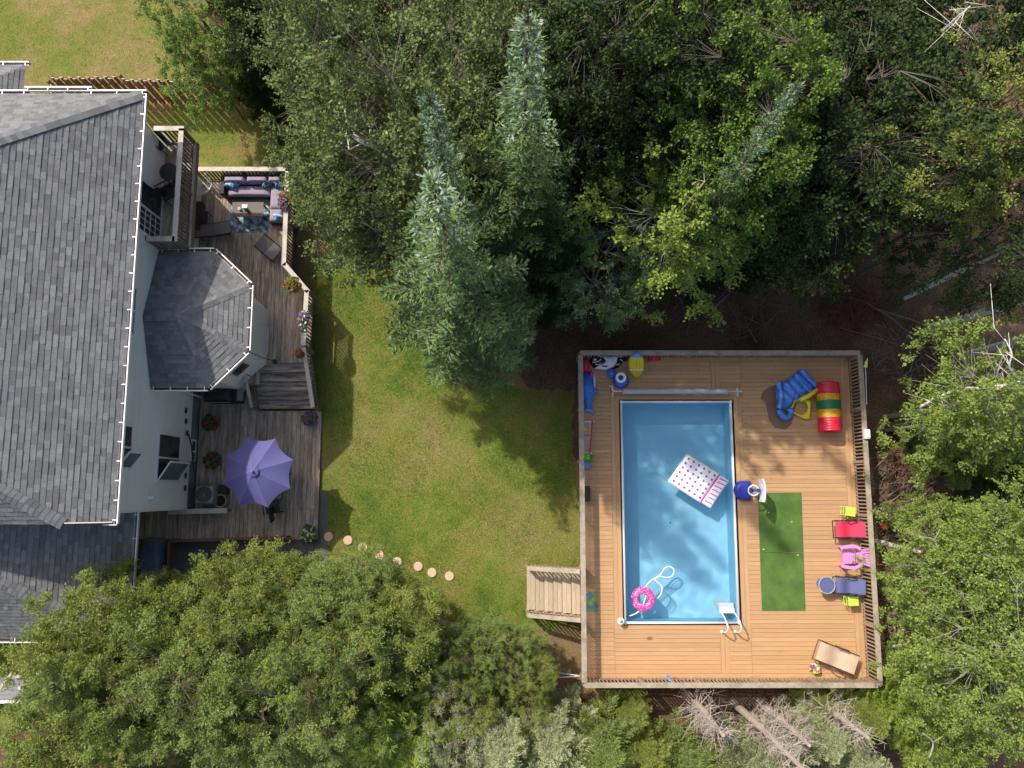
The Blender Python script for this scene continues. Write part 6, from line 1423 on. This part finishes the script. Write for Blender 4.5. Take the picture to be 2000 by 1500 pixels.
T('lar', 715, 1440, 4.6, 'bright feathery larch at the bottom edge', 'larch', 1.15, 'larch_tree', 'tree'); T('lar', 800, 1470, 4.0, 'smaller feathery larch right of the bright one', 'larch', 1.0, 'larch_tree')

# dead trees below the sunny railing
def dead_tree(px, py, h, label, seed, lean=(0, 0), br=1.0, n=90):
    g = random.Random(seed); q = P(px, py, 0); t = thing('dead_tree', label, 'dead tree', (q.x, q.y, 0), group='dead trees below the deck')
    top = V(lean[0], lean[1], h); MB().tube([(0, 0, 0), tuple(top * .5 + V(.03, .02, 0)), tuple(top)], [.13, .10, .05], 10).build('trunk', M['dead'], t, world=False)
    b = MB()
    for k in range(n):
        z = g.uniform(.25, .98); a = g.uniform(0, 6.28); L = br * (1.15 - .7 * z) * g.uniform(.5, 1.2); p = top * z
        d = V(math.cos(a), math.sin(a), g.uniform(-.1, .5)); e = p + d * L + V(0, 0, .15 * L); m = p + d * L * .5 + V(g.gauss(0, .05), g.gauss(0, .05), -.05)
        b.tube([p, m, e], [.016, .010, .004], 4)
        for j in range(4):
            s_ = g.uniform(.3, .95); w_ = p + (e - p) * s_; b.tube([w_, w_ + V(g.gauss(0, 1), g.gauss(0, 1), g.uniform(0, .8)).normalized() * L * .35], [.007, .003], 3)
    b.build('branches', M['dead'], t, world=False)
dead_tree(1340, 1352, 4.6, 'dead tree with a thick pale trunk and brittle branches, leftmost of the dead ones', 1)
dead_tree(1432, 1372, 6.5, 'dead tree with the longest pale trunk, at the centre of the dead ones', 2, n=60)
dead_tree(1483, 1372, 4.4, 'dead tree with a short pale trunk right of the longest one', 3, n=70)
dead_tree(1562, 1348, 5.0, 'dead tree nearest the right deck corner', 4, n=70)
dead_tree(1460, 1392, 3.6, 'thin dead stem tucked between two thicker dead trunks', 5, br=.8, n=60)
# brushwood and fallen branches
def brush(px, py, rx, ry, n, label, seed, m='stick', h=.5, name='brushwood'):
    g = random.Random(seed); q = P(px, py, 0); b = MB()
    for k in range(n):
        a, r_ = g.uniform(0, 6.28), math.sqrt(g.random()); x, y = q.x + rx * r_ * math.cos(a), q.y + ry * r_ * math.sin(a); th = g.gauss(.6, .9); L = g.uniform(.3, 1.3)
        z = g.uniform(.02, h) * (1 - r_ * .6); d = V(math.cos(th), math.sin(th), g.gauss(0, .18)); p = V(x, y, z); s_ = d.cross(V(0, 0, 1)).normalized() * g.gauss(0, .08)
        r0 = g.choice([.006, .008, .012, .02]); b.tube([p - d * L / 2, p + s_ * L, p + d * L / 2], [r0, r0 * .8, r0 * .4], 4)
    o = b.build(name, M[m]); tag(o, label, 'brushwood', kind='stuff'); return o
brush(1765, 960, 1.0, 1.7, 420, 'heap of dead twigs outside the railing by the striped tunnel', 1); brush(1760, 880, .5, .8, 260, 'rusty brown dead sprays beside the railing', 2, 'redstick', .5)
brush(1790, 1235, 1.0, 1.0, 320, 'pale brushwood between the railing and the bright poplars', 3); brush(1850, 1060, 1.3, .8, 220, 'dry sticks under the poplar by the white stub trunk', 4)
brush(1660, 600, 1.3, .8, 300, 'reddish dead twigs on the shaded forest floor beyond the deck', 5, 'redstick', .3); brush(1780, 700, 1.4, 1.3, 160, 'scattered sticks in the shade right of the deck corner', 6, h=.2)
brush(1480, 1410, 1.7, .8, 300, 'dry litter below the dead trees', 7, h=.3); brush(1400, 600, 2.5, 1.1, 120, 'sparse sticks on the shaded floor beyond the pool deck', 8, h=.1)
for k, (a, b, r_, l_) in enumerate((((1690, 590), (1775, 650), .03, 'long thin fallen pole in the shade, upper of two'), ((1700, 600), (1850, 652), .035, 'long thin fallen pole in the shade, lower of two'), ((1640, 680 - 40), (1800, 690), .02, 'thin fallen branch close beyond the deck corner'), ((1395, 600), (1425, 572), .05, 'short fallen log on the dark forest floor'))):
    o = MB().tube([P(*a, .15), (P(*a, .25) + P(*b, .25)) / 2 + V(.05, .03, .02), P(*b, .3)], [r_, r_ * .9, r_ * .6], 7).build('fallen_branch', M['stick'], smooth=True); tag(o, l_, 'fallen branch')
# white stub trunks and bare white limbs at the right
for pts, r_, l_ in (([(1712, 1057, 0), (1745, 1066, 1.2), (1800, 1079, 2.6)], .10, 'thick white birch stem showing beside the crimson lounger railing'), ([(1728, 1266, 0), (1760, 1260, 1.2)], .08, 'short white birch stem outside the sunny right railing'),
                    ([(1796, 795, 4.2), (1870, 761, 5.4), (1930, 757, 6.2), (2010, 742, 7.2)], .045, 'long white poplar limb reaching towards the striped tunnel'), ([(1995, 745, 7.2), (1972, 718, 7.6), (1976, 690, 7.9), (1962, 662, 8.0)], .03, 'forked white limb at the right edge above the long one'),
                    ([(1820, 778, 5), (1850, 775, 5.2), (1885, 762, 5.6)], .02, 'thin white side limb just below the long white one'), ([(575 + 110, 255, 9.2), (700, 272, 9.4), (735, 290, 9.0), (790, 318, 7.6), (830, 350, 6)], .07, 'grey crooked aspen limb showing through the leaves left of the slim spruce'),
                    ([(1840, 62, 11), (1862, 40, 11.5), (1895, 12, 12)], .022, 'bare pale limb in the crown at the top right')):
    P3 = [P(*p) for p in pts]; n_ = len(P3); o = MB().tube(smooth_path(P3, 5), list(np.linspace(r_, r_ * .55, (n_ - 1) * 5 + 1)), 8)
    g = random.Random(len(l_)); sp2 = smooth_path(P3, 5)
    if P3[0].z > 3:
        for k in range(7):
            p = sp2[g.randrange(2, len(sp2))]; o.tube([p, p + V(g.gauss(0, .25), g.gauss(0, .25), g.gauss(0, .15)), p + V(g.gauss(0, .5), g.gauss(0, .5), g.gauss(.1, .3))], [r_ * .4, r_ * .3, r_ * .12], 5)
    o = o.build('bare_limb', M['birch'], smooth=True); tag(o, l_, 'branch')
for k, (x_, y_, l_) in enumerate(((1832, 1085, 'short white limb in the poplar nearest the pink chair'), (1890, 1130, 'bent white limb among poplar leaves level with the blue lounger'), (1935, 1035, 'pale curved limb near the right edge above the bright poplars'), (1875, 1320, 'white limb deep in the poplars level with the tan lounger'), (1960, 1260, 'thin white limb near the right edge low down'), (1825, 1225, 'white stick crossing the brushwood outside the railing'), (1815, 1480, 'long pale limb near the bottom edge at the right'))):
    g = random.Random(k + 5); z_ = 5.0 if k not in (5,) else 1.0; p = P(x_, y_, z_); a_ = g.uniform(0, 3.1); L = g.uniform(.5, .9)
    o = MB(); pts = [p, p + V(math.cos(a_), math.sin(a_), .1) * L * .5 + V(.05, .05, 0), p + V(math.cos(a_ + .5), math.sin(a_ + .5), .3) * L]
    o.tube(smooth_path(pts, 4), .022, 6); o.tube([pts[1], pts[1] + V(math.cos(a_ - .8), math.sin(a_ - .8), .2) * L * .4], .013, 5)
    o = o.build('bare_limb', M['twig2'], smooth=True); tag(o, l_, 'branch')
# low undergrowth plants along the forest edge
for k, (x_, y_, s_, l_) in enumerate(((1745, 1150, 1.0, 'leafy sapling hugging the railing by the round pouf'), (1745, 1000, .8, 'small leafy sapling outside the railing by the lime table'), (1640, 470, 1.0, 'dim shrub deep in the shade above the deck'), (905, 160, 1.2, 'shrub hidden between the spruces'), (470, 190, 1.3, 'dim shrub at the end of the board fence'), (1745, 1290, 1.1, 'shrub at the sunny right deck corner'))):
    T('sh', x_, y_, 1.7 * s_, l_, ['poplar', 'poplar', 'deep', 'maple', 'aspen', 'poplar'][k], 1.0, 'shrub', 'shrub', base=True)

# short grass blades standing in the lawn (nobody could count them) and leaves blown onto the pool deck
L_['grass'] = leafmat('grass_blades', (0.12, 0.18, 0.027), (0.27, 0.285, 0.07), (0.33, 0.28, 0.11), 0.04, 0.2, 0.7)
def in_poly(x, y, poly):
    r_ = np.zeros(len(x), bool); n = len(poly); j = n - 1
    for i in range(n):
        xi, yi = poly[i]; xj, yj = poly[j]
        r_ ^= ((yi > y) != (yj > y)) & (x < (xj - xi) * (y - yi) / (yj - yi + 1e-12) + xi); j = i
    return r_
def grass(poly, n, seed, label, name):
    g = np.random.default_rng(seed); xs, ys = [p[0] for p in poly], [p[1] for p in poly]
    x, y = g.uniform(min(xs), max(xs), n), g.uniform(min(ys), max(ys), n)
    cl = np.sin(x * 1.3 + 1.1 * np.sin(y * .9)) * np.sin(y * 1.7 + np.sin(x * 1.1)) + .6 * np.sin(x * 4.1 + y * 2.3) * np.sin(y * 5.3 - x * 1.2)
    k = in_poly(x, y, poly) & (g.uniform(-.9, 1.2, n) < cl + .5); x, y, cl = x[k], y[k], cl[k]; m = len(x)
    c_ = np.stack([x, y, np.full(m, .008)], 1); ax = g.normal(0, 1, (m, 3)); ax[:, 2] = np.abs(ax[:, 2]) * .8 + .3
    me = leaves_to_mesh(name, c_, ax, g.normal(0, 1, (m, 3)) + np.array([0, 0, .6]), g.uniform(.03, .075, m), g.uniform(.010, .02, m), np.clip(.5 - .25 * cl + g.normal(0, .2, m), 0, 1), L_['grass'])
    o = bpy.data.objects.new(name, me); C.objects.link(o); tag(o, label, 'grass', kind='stuff')
grass(lp, 150000, 1, 'short grass blades growing on the lawn between the decks', 'lawn_grass')
grass(bl, 60000, 2, 'sparse dry grass blades behind the board fence', 'back_grass')
g = np.random.default_rng(8); n = 170; x = g.uniform(DX0 + .15, DX1 - .15, n); y = DY1 - .12 - np.abs(g.normal(0, 2.0, n)) ** 1.2; k = (y > DY0 + .2) & ~((x > HX0 - .02) & (x < HX1 + .02) & (y > HY0) & (y < HY1)); x, y = x[k], y[k]; m = len(x)
L_['litter'] = leafmat('dry_leaf_litter', (0.10, 0.055, 0.02), (0.30, 0.22, 0.07), None, 0, 0.1, 0.8)
me = leaves_to_mesh('fallen_leaves', np.stack([x, y, np.full(m, ZD + .006)], 1), np.stack([g.normal(0, 1, m), g.normal(0, 1, m), np.full(m, .12)], 1), np.tile([0, 0, 1.], (m, 1)) + g.normal(0, .1, (m, 3)), g.uniform(.03, .06, m), g.uniform(.02, .04, m), g.uniform(0, 1, m), L_['litter'])
o = bpy.data.objects.new('fallen_leaves', me); C.objects.link(o); tag(o, 'small dry leaves scattered over the pool deck boards', 'leaves', kind='stuff')
